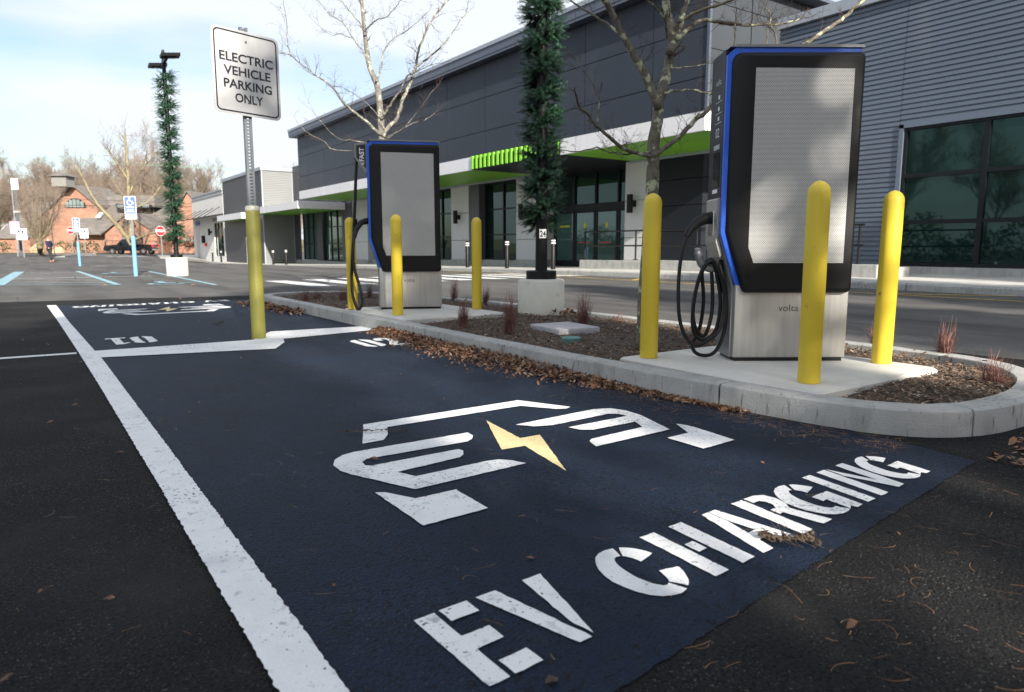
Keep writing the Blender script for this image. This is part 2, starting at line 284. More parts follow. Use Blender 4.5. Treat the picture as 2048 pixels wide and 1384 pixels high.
def paint(name, polys, m, h, parent=None, step=0.02, jit=0.0008, **kw):
    bm = bmesh.new()
    for k, poly in enumerate(polys):
        pts = resample(poly, step, jit); vs = [bm.verts.new((x, y, gz(x, y) + h + 0.0004*k)) for x, y in pts]
        try:
            f = bm.faces.new(vs); f.normal_update()
            if f.normal.z < 0: f.normal_flip()
        except ValueError: pass
    bmesh.ops.triangulate(bm, faces=bm.faces[:])
    me = bpy.data.meshes.new(name); bm.to_mesh(me); bm.free(); me.materials.append(m)
    o = bpy.data.objects.new(name, me); reg(o, parent, True)
    if parent is not None: CH.setdefault(parent, []).append(o)
    return o
def strip(x0, y0, x1, y1, w): # a painted line as a quad outline
    d = math.hypot(x1-x0, y1-y0); nx, ny = -(y1-y0)/d*w/2, (x1-x0)/d*w/2
    return [(x0+nx, y0+ny), (x0-nx, y0-ny), (x1-nx, y1-ny), (x1+nx, y1+ny)]
# ------------------------------------------------------------------ the two EV stalls
tag(paint('shade_asphalt', [[(-30, -30), (8, -30), (7.2, -6), (6.4, 0), (5.6, 4), (5.0, 8), (4.2, 12.2), (0, 12.9), (-6, 13.6), (-14, 14.2), (-30, 15)]], darkasph, 0.002, step=0.25, jit=0.04), 'asphalt coloured darker around the charging stalls, out to the shade edge', kind='structure')  # darker asphalt sheet deepening the shade, far edge set along the shade line
def rot180(poly): return [(3.2 - x, 12.5 - y) for x, y in poly]
near_coat = [(0.38, 0.55), (0.45, 0.80), (0.72, 0.86), (1.22, 0.915), (1.9, 1.0), (2.95, 1.12), (3.0, 1.5), (2.95, 6.28), (0.36, 6.28)]
far_coat = [(0.36, 6.28), (2.95, 6.28), (3.0, 11.3), (2.6, 11.5), (1.5, 11.62), (0.29, 11.7)]
st2 = tag(paint('ev_stall', [near_coat], bluecoat, 0.005, jit=0.002), 'near navy painted charging stall with the large car symbol', kind='structure')
st1 = tag(paint('ev_stall', [far_coat], bluecoat, 0.005, jit=0.002), 'far navy painted charging stall beyond the white cross line', kind='structure')
def tr(pts, ox, oy, sc):
    out = []
    for x, y in pts:
        p = at(ox + x/sc, oy + y/sc); out.append((p.x, p.y))
    return out
Z4 = (620, 780, 2.3273)
roof = [(248,168),(968,54),(1213,85),(1195,93),(1145,95),(980,80),(360,180),(362,215),(345,240),(245,258)]
lbody = [(735,206),(758,220),(753,236),(735,248),(262,330),(244,344),(256,360),(285,362),(690,284),(714,292),(714,308),(698,322),(405,392),(495,411),(820,340),(880,332),(940,337),(1008,350),(490,472),(190,402),(140,385),(110,360),(115,335),(150,312),(205,297)]
lwheel = [(303,488),(350,487),(490,516),(680,474),(828,562),(527,643)]
boltp = [(820,148),(978,232),(1070,216),(1192,385),(1000,268),(892,286)]
rbody = [(957,170),(1320,97),(1400,93),(1470,103),(1540,125),(1675,192),(1332,272),(1301,248),(1312,236),(1548,181),(1515,156),(1320,193),(1260,194),(1203,182),(1475,129),(1440,120),(1390,118),(1130,172),(1040,178)]
rwheel = [(1703,166),(1750,172),(1800,185),(1976,242),(1830,283),(1662,232),(1760,208)]
icon = [tr(p, *Z4) for p in (roof, lbody, lwheel, rbody, rwheel)]; bolt = tr(boltp, *Z4)
paint('car_symbol', icon, whitepaint, 0.008, st2); paint('lightning_bolt', [bolt], goldpaint, 0.008, st2)
paint('car_symbol', [rot180(p) for p in icon], whitepaint, 0.008, st1); paint('lightning_bolt', [rot180(bolt)], goldpaint, 0.008, st1)
def arcs(cx, cy, rx, ry, t, a0, a1, n=14):
    o = []; i = []
    for k in range(n + 1):
        a = rad(a0 + (a1 - a0) * k / n); o.append((cx + rx*math.cos(a), cy + ry*math.sin(a))); i.append((cx + (rx-t)*math.cos(a), cy + (ry-t*0.9)*math.sin(a)))
    return o + i[::-1]
T = 0.19
def letter(c):                                  # stencil capitals on a unit height; returns pieces and width
    if c == 'E': return [[(0,0),(T,0),(T,.40),(.46,.40),(.46,.60),(T,.60),(T,1),(0,1)], [(T+.05,0),(.52,0),(.52,.19),(T+.05,.19)], [(T+.05,.81),(.52,.81),(.52,1),(T+.05,1)]], .52
    if c == 'V': return [[(0,1),(.2,1),(.40,.0),(.27,.0)], [(.48,1),(.68,1),(.44,.02),(.40,.22)]], .68
    if c == 'C': return [arcs(.30,.5,.30,.5,T,75,-60+360-15)[:], arcs(.30,.5,.30,.5,T,20,66,6), arcs(.30,.5,.30,.5,T,294,340,6)], .60
    if c == 'H': return [[(0,0),(T,0),(T,1),(0,1)], [(.40,0),(.59,0),(.59,1),(.40,1)], [(T+.045,.41),(.355,.41),(.355,.60),(T+.045,.60)]], .59
    if c == 'A': return [[(0,0),(.18,0),(.225,.20),(.42,.20),(.47,0),(.65,0),(.45,1),(.33,1),(.33,.72),(.395,.38),(.265,.38),(.315,.72),(.315,1),(.20,1)]], .65
    if c == 'R': return [[(0,0),(T,0),(T,1),(0,1)], [(T+.04,1),(.42,1),(.53,.93),(.57,.78),(.55,.6),(.46,.5),(.60,0),(.41,0),(.30,.46),(T+.04,.46),(T+.04,.60),(.33,.60),(.38,.68),(.38,.78),(.33,.85),(T+.04,.85)]], .60
    if c == 'G': return [arcs(.30,.5,.30,.5,T,75,290), arcs(.30,.5,.30,.5,T,25,66,6), [(.34,.52),(.60,.52),(.60,0),(.50,0),(.47,.07),(.41,.03),(.41,.36),(.34,.36)]], .60
    if c == 'I': return [[(0,0),(T,0),(T,1),(0,1)]], T
    if c == 'N': return [[(0,0),(.17,0),(.17,.62),(.17,1),(0,1)], [(.20,1),(.43,.30),(.43,1),(.60,1),(.60,0),(.44,0),(.20,.68)]], .60
TBL, TBR, TTL, TTR = Vector((.652,1.013)), Vector((2.665,1.155)), Vector((.644,1.305)), Vector((2.72,1.405))
def tmap(u, v):
    p = (TBL*(1-u) + TBR*u)*(1-v) + (TTL*(1-u) + TTR*u)*v; return (p.x, p.y)
spans = [('E',0,.067),('V',.079,.174),('C',.234,.333),('H',.350,.437),('A',.456,.543),('R',.556,.641),('G',.634,.738),('I',.757,.782),('N',.803,.892),('G',.898,1.0)]
for c, a, b in spans:
    ps, w = letter(c); polys = [[tmap(a + (b-a)*x/w, y) for x, y in p] for p in ps]
    paint('letter', polys, whitepaint, 0.008, st2); paint('letter', [rot180(p) for p in polys], whitepaint, 0.008, st1)
def digit(c):
    if c == '0': return [[(.0,.14),(.04,.03),(.075,0),(.075,.14),(.068,.2),(.068,.8),(.075,.86),(.075,1),(.04,.97),(0,.86)], [(.18,.14),(.14,.03),(.105,0),(.105,.14),(.112,.2),(.112,.8),(.105,.86),(.105,1),(.14,.97),(.18,.86)]]
    if c == '1': return [[(0,0),(.16,0),(.16,.12),(.115,.12),(.115,1),(.06,1),(0,.86),(.01,.78),(.05,.84),(.05,.12),(0,.12)]]
    return [[(0,0),(.17,0),(.17,.14),(.085,.14),(.16,.5),(.17,.72),(.15,.92),(.11,1),(.05,1),(.015,.92),(0,.76),(0,.66),(.065,.66),(.07,.80),(.085,.86),(.10,.82),(.10,.68),(.08,.5),(0,.16)]]
for c, x0 in (('0', 2.28), ('2', 2.49)): paint('stall_number', [[(x0 + x, 5.32 + .5*y) for x, y in p] for p in digit(c)], whitepaint, 0.008, st2)
for c, x0 in (('0', 2.28), ('1', 2.49)): paint('stall_number', [rot180([(x0 + x, 5.32 + .5*y) for x, y in p]) for p in digit(c)], whitepaint, 0.008, st1)
edge = [(0.215, 0.3), (0.345, 0.3)]
sideline = [(0.332, 0.2), (0.425, 0.2), (0.43, 2.5), (0.415, 4.5), (0.405, 6.28), (0.37, 9.0), (0.345, 11.75), (0.235, 11.75), (0.28, 9.0), (0.312, 6.28), (0.322, 4.5), (0.335, 2.5)]
sideline = [(0.325, 0.2), (0.432, 0.2), (0.432, 2.5), (0.425, 5.95), (1.62, 5.67), (1.80, 6.02), (1.86, 6.25), (2.86, 6.43), (2.88, 6.78), (1.92, 6.86), (1.62, 6.33), (0.415, 6.36), (0.37, 9.0), (0.345, 11.75), (0.235, 11.75), (0.275, 9.0), (0.305, 6.28), (0.318, 4.5), (0.325, 2.5)]
tag(paint('stall_line', [sideline], whitepaint, 0.010, step=0.012, jit=0.0014), 'wide white line edging and dividing the navy stalls', kind='structure')
tag(paint('stall_line', [strip(-6.0, 6.62, 0.29, 6.34, 0.09)], wornwhite, 0.005, step=0.1), 'thin white stall line running off to the left', kind='structure')
# far lot markings
aisle = [strip(-0.5, 18.7, -0.1, 28.6, 0.28), strip(1.68, 17.5, 1.52, 28.2, 0.14), strip(-0.45, 18.8, 1.66, 17.55, 0.08)]
tag(paint('aisle_outline', aisle, bluelinep, 0.006, step=0.3), 'light blue outline of the striped access aisle', kind='structure')
tag(paint('aisle_hatching', [strip(-0.35, 19.7 + 1.05*k, 1.6, 18.6 + 1.05*k, 0.07) for k in range(9)], wornwhite, 0.006, step=0.3), 'thin pale hatching inside the blue access aisle', kind='structure')
tag(paint('stall_line', [strip(3.42, 16.2, 3.5, 26.6, 0.11)], bluelinep, 0.006, step=0.3), 'light blue stall line passing the lamp post footing', kind='structure')
tag(paint('stall_line', [strip(-9.0, 23.0, 3.0, 22.2, 0.10)], wornwhite, 0.006, step=0.3), 'faint white line past the blue sign post', kind='structure')
for cx, cy, lb in ((2.65, 17.6, 'faded blue wheelchair mark in the nearer accessible stall'), (2.4, 25.3, 'faded blue wheelchair mark in the farther accessible stall')):
    ps = [arcs(cx, cy - .15, .42, .42, .12, 60, 330), [(cx-.1, cy+.2), (cx+.05, cy+.2), (cx+.05, cy+.75), (cx-.1, cy+.75)], [(cx-.02, cy+.05), (cx+.55, cy+.0), (cx+.6, cy+.12), (cx-.02, cy+.17)], arcs(cx-.02, cy+.95, .13, .13, .125, 0, 350)]
    tag(paint('wheelchair_mark', ps, bluelinep, 0.006, step=0.05), lb, kind='structure')
zeb = []
for k in range(9):
    x = 4.95 + 0.98*k; zeb.append([(x, 14.5+.12*k), (x+.52, 14.4+.12*k), (x+.35, 17.3+.2*k), (x-.17, 17.4+.2*k)])
tag(paint('crosswalk', zeb, wornwhite, 0.006, step=0.2), 'white zebra crosswalk bars behind the far charger', kind='structure')
zeb2 = [strip(2.5+1.3*k, 37.0+0.3*k, 3.2+1.3*k, 37.1+.3*k, 0.5) for k in range(9)]
tag(paint('crosswalk', zeb2, wornwhite, 0.006, step=0.3), 'short pale crosswalk dashes across the far lane', kind='structure')
yl = [strip(12.35, -8.0, 12.35, 40.0, 0.10)]
for k in range(15):
    y = -6 + 3.1*k; yl.append(strip(12.42, y, 13.62, y + (0.75 if y > 9 else -1.6), 0.13))
tag(paint('yellow_hatching', yl, yellowline, 0.006, step=0.5), 'worn yellow fire lane line with diagonal ticks by the kerb', kind='structure')
# STOP lettering on the far lane
def sletters(word, o, ux, uy, w, hgt, gap, name, m, h, parent=None):
    polys = []; G = {'S': [[(0,0),(1,0),(1,.58),(.3,.58),(.3,.8),(1,.8),(1,1),(0,1),(0,.42),(.7,.42),(.7,.2),(0,.2)]], 'T': [[(.35,0),(.65,0),(.65,.8),(1,.8),(1,1),(0,1),(0,.8),(.35,.8)]],
        'O': [[(0,0),(1,0),(1,1),(.51,1),(.51,.8),(.7,.8),(.7,.2),(.3,.2),(.3,.8),(.49,.8),(.49,1),(0,1)]], 'P': [[(0,0),(.3,0),(.3,.4),(1,.4),(1,1),(.51,1),(.51,.82),(.7,.82),(.7,.58),(.3,.58),(.3,.82),(.49,.82),(.49,1),(0,1)]]}
    for i, c in enumerate(word):
        for p in G[c]:
            polys.append([(o[0] + ux[0]*(i*(w+gap) + x*w) + uy[0]*y*hgt, o[1] + ux[1]*(i*(w+gap) + x*w) + uy[1]*y*hgt) for x, y in p])
    return paint(name, polys, m, h, parent, step=0.3)
_a = at(207, 519); _u = Vector((RGT.x, RGT.y))
tag(sletters('STOP', (_a.x, _a.y), _u, (FWD.x*1.0, FWD.y*1.0), 0.62, 5.0, 0.35, 'stop_lettering', wornwhite, 0.006), 'white STOP lettering painted on the far lane', kind='structure')
tag(paint('stop_bar', [strip(*at(150, 512).xy, *at(330, 516.5).xy, 0.5)], wornwhite, 0.006, step=0.4), 'white stop bar at the far junction', kind='structure')
# ------------------------------------------------------------------ planting island
def closed(pts, seg=6):
    n = len(pts); out = []
    for i in range(n):
        p0, p1, p2, p3 = [Vector(pts[(i+k-1) % n]) for k in range(4)]
        for k in range(seg):
            t = k/seg; out.append(0.5*((2*p1) + (p2-p0)*t + (2*p0-5*p1+4*p2-p3)*t*t + (3*p1-p0-3*p2+p3)*t*t*t))
    return out
KZ = 0.12
isl = [(2.82,10.1),(2.82,8),(2.82,6),(2.82,4.4),(2.84,3.2),(2.90,2.3),(2.97,1.75),(3.11,1.45),(3.34,1.29),(3.66,1.235),(4.05,1.26),(4.5,1.40),(4.85,1.68),(5.04,2.1),(5.08,3),(5.08,5),(5.08,7),(4.98,8.2),(4.74,9.6),(4.45,10.5),(4.05,10.95),(3.5,11.08),(3.05,10.9),(2.86,10.55)]
path = closed(isl, 6); NP = len(path)
nrm = []
for i in range(NP):
    t = (path[(i+1) % NP] - path[i-1]); t = t.normalized(); nrm.append(Vector((-t.y, t.x)))     # points inwards
if (path[0] + nrm[0]*0.2).x < path[0].x: nrm = [-n for n in nrm]
prof = [(0, -0.03), (0.003, 0.100), (0.007, 0.113), (0.016, KZ), (0.08, KZ+0.002), (0.145, KZ), (0.15, KZ-0.006), (0.152, 0.02)]
bed = MB(); cx0 = Vector((3.95, 6.0))
inner = [path[i] + nrm[i]*0.15 for i in range(NP)]
def bedz(x, y): return 0.080 + 0.012*math.sin(x*3.1+y*1.3) + 0.016*math.exp(-((x-4.2)**2)/0.5) 
ring = [1.0, 0.9, 0.75, 0.55, 0.3]
for k, s in enumerate(ring):
    for p in inner:
        q = Vector((cx0.x + (p.x-cx0.x)*s, p.y if s == 1 else cx0.y + (p.y-cx0.y)*(1-(1-s)*0.25))); bed.v.append((q.x, q.y, bedz(q.x, q.y) - (0.005 if k == 0 else 0) + R.uniform(-.008, .008)))
for k in range(len(ring)-1):
    for i in range(NP): bed.f.append((k*NP+i, k*NP+(i+1) % NP, (k+1)*NP+(i+1) % NP, (k+1)*NP+i))
bed.f.append(tuple((len(ring)-1)*NP+i for i in range(NP)))
island = tag(bed.build('planting_island', mulchm, smooth='all'), 'raised planting island with dark bark mulch around the chargers', kind='structure')
d = 0; cuts = [0]; 
joints = [2, 13, 30, 48, 66, 78, 90, 102, 114, 126, 138]   # path indices where the kerb stones meet
for a, b in zip(joints, joints[1:] + [joints[0] + NP]):
    kb = MB(); n = len(prof); idx = list(range(a, b + 1))
    for q, i in enumerate(idx):
        p = path[i % NP]; nn = nrm[i % NP]
        if q == 0: p = p + (path[(i+1) % NP] - p).normalized()*0.005
        if q == len(idx)-1: p = p + (path[(i-1) % NP] - p).normalized()*0.005
        for o, z in prof: kb.v.append((p.x + nn.x*o, p.y + nn.y*o, z + R.uniform(-.0012, .0012)))
    for q in range(len(idx)-1):
        for j in range(n-1): kb.f.append((q*n+j, (q+1)*n+j, (q+1)*n+j+1, q*n+j+1))
    kb.f.append(tuple(range(n))); kb.f.append(tuple((len(idx)-1)*n + j for j in reversed(range(n))))
    kb.build('kerb_stone', concrete, island, True, smooth=24, fixn=True)
def pad(name, x0, x1, y0, y1, z0, z1, r=0.06):
    pts = []
    for cx, cy, a in ((x1-r, y1-r, 0), (x0+.01, y1-.01, 90), (x0+.01, y0+.01, 180), (x1-r, y0+r, 270)):
        rr = r if cx == x1-r else .01
        for k in range(5): t = rad(a + 22.5*k); pts.append((cx + rr*math.cos(t), cy + rr*math.sin(t)))
    b = MB(); n = len(pts)
    for off, z in ((0, z0), (0, z1-.012), (.012, z1)):
        for x, y in pts: b.v.append((x - off*(1 if x > (x0+x1)/2 else -1), y - off*(1 if y > (y0+y1)/2 else -1), z))
    for k in range(2):
        for i in range(n): b.f.append((k*n+i, k*n+(i+1) % n, (k+1)*n+(i+1) % n, (k+1)*n+i))
    b.f.append(tuple(2*n+i for i in range(n)))
    return b.build(name, padcon, island, True, smooth=True)
PADZ = 0.128
pad('concrete_pad', 3.07, 4.32, 1.86, 3.22, 0.0, PADZ); pad('concrete_pad', 2.985, 4.2, 6.12, 7.65, 0.0, PADZ)
# loose mulch chips
ch = MB()
def inside(x, y, poly):
    c = False; j = len(poly)-1
    for i in range(len(poly)):
        if (poly[i].y > y) != (poly[j].y > y) and x < (poly[j].x-poly[i].x)*(y-poly[i].y)/(poly[j].y-poly[i].y)+poly[i].x: c = not c
        j = i
    return c
cnt = 0
while cnt < 15000:
    y = 1.25 + 9.7*R.random()**1.5; x = R.uniform(2.95, 5.0)
    if not inside(x, y, inner) or (3.06 < x < 4.33 and 1.85 < y < 3.23) or (2.98 < x < 4.21 and 6.11 < y < 7.66): continue
    cnt += 1; a = R.uniform(0, 6.3); l = R.uniform(.004, .017); w = l*R.uniform(.2, .55); z = bedz(x, y) + R.uniform(.0, .014)
    u = Vector((math.cos(a), math.sin(a), R.uniform(-.5, .5))).normalized()*l; v = Vector((-math.sin(a), math.cos(a), R.uniform(-.5, .5))).normalized()*w; c = Vector((x, y, z+.004)); h = Vector((0, 0, .004))
    ch.add([c-u-v, c+u-v*.6, c+u+v, c-u*.9+v, c+h], [(0,1,4), (1,2,4), (2,3,4), (3,0,4)])
tag(ch.build('mulch_chips', chipm), 'loose bark mulch chips covering the planting island', 'mulch', kind='stuff')
# ------------------------------------------------------------------ sidewalk by the shops
KX = 13.72
sx = [KX+.15, 15, 16, 17, 18.5, 20.5, 24]; sy = rng(-26, 92, 2.0)
sidewalk = tag(grid_sheet('sidewalk', sx, sy, sidewalkm, 0.14), 'pale concrete sidewalk along the shop fronts', kind='structure')
y = -26.0
while y < 90:
    y1 = y + 2.95; b = MB(); n = 3
    for q in range(n+1):
        yy = y + (y1-y)*q/n; z = gz(KX, yy)
        for o, zz in ((0, -.05), (.006, .11), (.03, .14), (.149, .141), (.15, .0)): b.v.append((KX+o, yy, z+zz))
    for q in range(n):
        for j in range(4): b.f.append((q*5+j, q*5+j+1, (q+1)*5+j+1, (q+1)*5+j))
    b.f.append((4,3,2,1,0)); b.f.append(tuple(n*5+j for j in range(5)))
    b.build('kerb_stone', concrete, sidewalk, True, fixn=True); y = y1 + 0.02
# ------------------------------------------------------------------ lettering meshes from the built-in font
def text_mb(s, size, m, name, parent, origin, ux, uy, align='LEFT', offset=0.0, depth=0.0008, world=False, spacing=1.0, xs=1.0):
    c = bpy.data.curves.new(name, 'FONT'); c.body = s; c.size = size; c.align_x = align; c.offset = offset; c.space_character = spacing; c.resolution_u = 4
    t = bpy.data.objects.new(name, c); COL.objects.link(t); dg = bpy.context.evaluated_depsgraph_get(); me0 = bpy.data.meshes.new_from_object(t.evaluated_get(dg))
    ux, uy = Vector(ux).normalized(), Vector(uy).normalized(); n = ux.cross(uy); b = MB(); o = Vector(origin)
    b.v = [tuple(o + ux*v.co.x*xs + uy*v.co.y + n*depth) for v in me0.vertices]; b.f = [tuple(p.vertices) for p in me0.polygons]
    bpy.data.objects.remove(t); bpy.data.meshes.remove(me0); bpy.data.curves.remove(c)
    return b.build(name, m, parent, world)
# ------------------------------------------------------------------ EV chargers
def xz(pts, y): return [(x, y, z) for x, z in pts]
def make_charger(label, loc, rz, fast):
    t = thing('ev_charger', label, 'charger', loc, rz, 'charging stations on the island')
    MB().box(-.325, .325, .045, .335, 0, .022).build('plinth', rubber, t)
    p = MB(); p.cbox(-.338, .338, .03, .345, .022, .47, .008); pd = p.build('pedestal', steel, t, smooth=True)
    text_mb('volta', .058, blackpl, 'logo', pd, (-.078, .03, .298), (1, 0, 0), (0, 0, 1), offset=-.0004, depth=.0012, spacing=1.05)
    # core with the left side drawn in towards the pedestal
    core = [(-.425, 1.765), (.325, 1.765), (.325, .42), (-.325, .42), (-.335, .44), (-.425, .74)]
    MB().prism(xz(core, .055), (0, .285, 0)).build('cabinet', navyblk, t, fixn=True)
    edge = [(-.442, 1.772), (-.442, .74), (-.352, .43), (-.352, .022), (-.339, .022), (-.339, .43), (-.4255, .74), (-.4255, 1.765)]
    MB().prism(xz([(-.442, 1.772), (-.442, .955), (-.4255, .955), (-.4255, 1.765)], .06), (0, .27, 0)).build('side_panel', navyblk, t, fixn=True)
    edge = [(-.442, .953), (-.442, .74), (-.352, .43), (-.352, .022), (-.339, .022), (-.339, .43), (-.4255, .74), (-.4255, .953)]
    MB().prism(xz(edge, .06), (0, .27, 0)).build('side_cladding', greysteel, t, fixn=True)
    blue = [(-.440, 1.735), (-.396, 1.775), (.316, 1.775), (.320, 1.765), (.320, .45), (-.33, .45), (-.345, .46), (-.440, .75)]
    MB().prism(xz(blue, .028), (0, .030, 0)).build('blue_trim', bluetrim, t, fixn=True)
    MB().prism(xz([(-.43, 1.7755), (-.39, 1.790), (.322, 1.790), (.334, 1.7755)], .015), (0, .33, 0)).build('top_cap', greysteel, t, fixn=True)
    # black front panel: soft rounded left flank, rounded corners
    outl = []
    def corner(cx, cz, r, a0, a1, n=6):
        for k in range(n+1): a = rad(a0 + (a1-a0)*k/n); outl.append((cx + r*math.cos(a), cz + r*math.sin(a)))
    corner(.300, 1.719, .028, 0, 90); corner(-.360, 1.690, .055, 90, 180); outl.append((-.415, .757)); corner(-.280, .440, .032, 198, 270); corner(.300, .438, .030, 270, 360)
    b = MB(); n = len(outl); cxm, czm = -.03, 1.08
    levels = [(1.0, .028), (1.0, .004), (.992, -.010), (.975, -.020), (.95, -.024)]
    for s, y in levels:
        for x, z in outl:
            left = max(0.0, (-.27 - x)/.14); xx = cxm + (x-cxm)*(1-(1-s)*1.0); zz = czm + (z-czm)*(1-(1-s)*.55)
            b.v.append((xx, min(.028, y + (.028*left**1.5 if y < .02 else 0)), zz))
    # an inner loop so the left flank curves back while the middle stays flat
    for x, z in outl:
        xx = max(x*.93, -.285); zz = czm + (z-czm)*.96; b.v.append((xx, -.024, zz))
    for k in range(len(levels)):
        for i in range(n): b.f.append((k*n+i, k*n+(i+1) % n, (k+1)*n+(i+1) % n, (k+1)*n+i))
    b.f.append(tuple(len(levels)*n+i for i in range(n)))
    fp = b.build('front_panel', blackpl, t, smooth='all', fixn=True)
    scr = [(-.294, 1.655), (.262, 1.652), (.266, .580), (-.258, .580), (-.292, .672)]
    MB().prism(xz(scr, -.0262), (0, .0015, 0)).build('screen_mesh', perf, fp, fixn=True)
    if fast:
        box = [(-.565, 1.745), (-.43, 1.765), (-.43, 1.455), (-.448, 1.45), (-.565, 1.595)]
        MB().prism(xz(box, .045), (0, .22, 0)).build('cable_housing', greysteel, t, fixn=True)
        pl = [(-.545, 1.725), (-.449, 1.738), (-.449, 1.49), (-.545, 1.605)]
        plate = MB().prism(xz(pl, .041), (0, .003, 0)).build('badge_plate', signblk, t, fixn=True)
        text_mb('FAST', .068, signwhite, 'badge_lettering', plate, (-.468, .0405, 1.56), (0, 0, 1), (-1, 0, 0), offset=.0016, depth=.0015, xs=.95)
        text_mb('«', .06, signwhite, 'badge_lettering', plate, (-.468, .0405, 1.525), (0, 0, 1), (-1, 0, 0), offset=.001, depth=.0015)
        pts = [(-.545, .10, 1.60), (-.556, .08, 1.45), (-.575, .06, 1.15), (-.60, .04, .80), (-.63, .03, .45), (-.63, .0, .20), (-.59, -.04, .035), (-.555, -.05, .022), (-.525, -.06, .10), (-.55, -.07, .26), (-.605, -.08, .48), (-.60, -.07, .72), (-.565, -.02, .86)]
        cab = MB().tube(catmull(pts, 6), .0165, 8).build('cable', rubber, t, smooth=True)
        MB().tube([(-.590, -.05, .77), (-.565, -.02, .86), (-.52, .02, .925), (-.47, .06, .945), (-.44, .08, .945)], [.021, .026, .03, .036, .036], 10).build('connector', rubber, t, smooth=True)
        MB().lathe([(.031, 0), (.034, .004), (.034, .018), (.031, .022)], (-.545, .10, 1.585), 12).build('cable_collar', blackmet, cab)
    else:
        # left side: user panel, gray connector housing, hook, plug and coiled lead
        text_mb('volta', .055, signwhite, 'side_lettering', t, (-.4425, .235, 1.60), (0, -1, 0), (0, 0, 1), offset=-.0008, depth=.0012)
        sc = MB().box(-.4445, -.4425, .10, .235, 1.02, 1.22).build('user_screen', mat('small dark screen', (.01, .012, .014), .08, var=.1), t)
        MB().box(-.4455, -.4447, .12, .225, .985, 1.008).build('sticker', signwhite, t); MB().box(-.4455, -.4447, .11, .225, 1.235, 1.262).build('sticker', mat('grey sticker', (.4, .41, .42), .5), t)
        text_mb('02', .075, signwhite, 'side_lettering', t, (-.4425, .205, 1.305), (0, -1, 0), (0, 0, 1), offset=.0, depth=.0012)
        for z in (1.40, 1.455, 1.52):
            ic = MB(); ic.box(-.4437, -.4428, .145, .175, z, z+.022); ic.box(-.4437, -.4428, .10, .225, z-.016, z-.0135); ic.build('side_icon', signwhite, t)
        hs = [(-.455, .945), (-.4425, .955), (-.4425, .73), (-.415, .63), (-.428, .61), (-.455, .70)]
        hb = MB().prism(xz(hs, .07), (0, .235, 0)).build('connector_housing', steel, t, fixn=True)
        sk = MB(); sk.cbox(-.459, -.452, .13, .235, .735, .885, .003); sk.build('socket_recess', chrome, hb)
        MB().tube([(-.445, .18, .845), (-.50, .18, .838), (-.54, .18, .818), (-.585, .175, .775), (-.605, .17, .735)], [.037, .036, .030, .023, .018], 10).build('connector', rubber, t, smooth=True)
        hk = MB(); hk.tube(catmull([(-.40, .17, .555), (-.46, .16, .545), (-.515, .15, .575), (-.54, .145, .64), (-.545, .14, .665)], 5), [.026]*6 + [.024]*5 + [.022]*5 + [.018]*4 + [.010], 10); hk.build('cable_hook', greysteel, t, smooth=True)
        P = [(-.605, .17, .735), (-.64, .15, .60), (-.655, .12, .40), (-.64, .10, .22), (-.58, .09, .105), (-.50, .09, .10), (-.40, .08, .20), (-.385, .09, .40), (-.43, .11, .56), (-.475, .115, .585), (-.53, .12, .50), (-.56, .12, .33), (-.555, .13, .18), (-.50, .13, .115), (-.42, .13, .17), (-.395, .13, .35),
             (-.44, .14, .57), (-.475, .145, .592), (-.515, .15, .52), (-.555, .15, .33), (-.535, .16, .19), (-.475, .16, .14), (-.435, .16, .30), (-.45, .17, .56), (-.475, .175, .59), (-.50, .18, .52), (-.485, .18, .35), (-.50, .19, .18), (-.55, .16, .08), (-.51, .14, .025), (-.42, .13, .04), (-.37, .11, .18), (-.375, .09, .40), (-.415, .10, .56), (-.40, .12, .585), (-.39, .16, .50), (-.37, .2, .40)]
        MB().tube(catmull(P, 5), .0115, 7).build('cable', rubber, t, smooth=True)
    return t
c2 = at(1572, 722, PADZ); c1 = at(823, 618, PADZ)
def front(p, ang, off, right): a = rad(ang); return (p.x - math.sin(a)*off + math.cos(a)*right, p.y - math.cos(a)*off - math.sin(a)*right, PADZ)
o = make_charger('near charger with coiled black lead on its side hook', front(c2, 34, .035, .012), -rad(34), False); o.scale = (1.02, .95, 1.03)
o = make_charger('far charger with FAST badge and hanging thick cable', front(c1, 24, .035, 0), -rad(24), True); o.scale = (1.02, .95, 1.03)
# ------------------------------------------------------------------ yellow bollards
bol = None
for px, py, lb in ((1297, 715, 'yellow bollard in front of the lichen covered tree trunk'), (1617, 765, 'yellow bollard standing right before the near charger screen'), (1762, 726, 'yellow bollard nearest the curved end of the island'),
                   (706, 618, 'yellow bollard behind the hanging thick cable'), (796, 630, 'yellow bollard standing right before the far charger screen'), (954, 618, 'yellow bollard between the far charger and garlanded lamp post')):
    p = at(px, py, PADZ)
    if bol is None:
        b = MB(); pr = [(.052, 0), (.0555, .006), (.0555, .955)] + [(.0555*math.cos(rad(a)), .955 + .062*math.sin(rad(a))) for a in range(10, 90, 10)] + [(.004, 1.0185)]
        b.lathe(pr, n=28); bol = b.build('bollard', yellow, smooth='all'); o = bol
    else: o = bol.copy(); COL.objects.link(o)
    o.location = (p.x, p.y, PADZ); o.rotation_euler = (R.uniform(-.006, .006), R.uniform(-.006, .006), R.uniform(0, 6)); tag(o, lb, 'bollard', 'yellow bollards guarding the chargers')
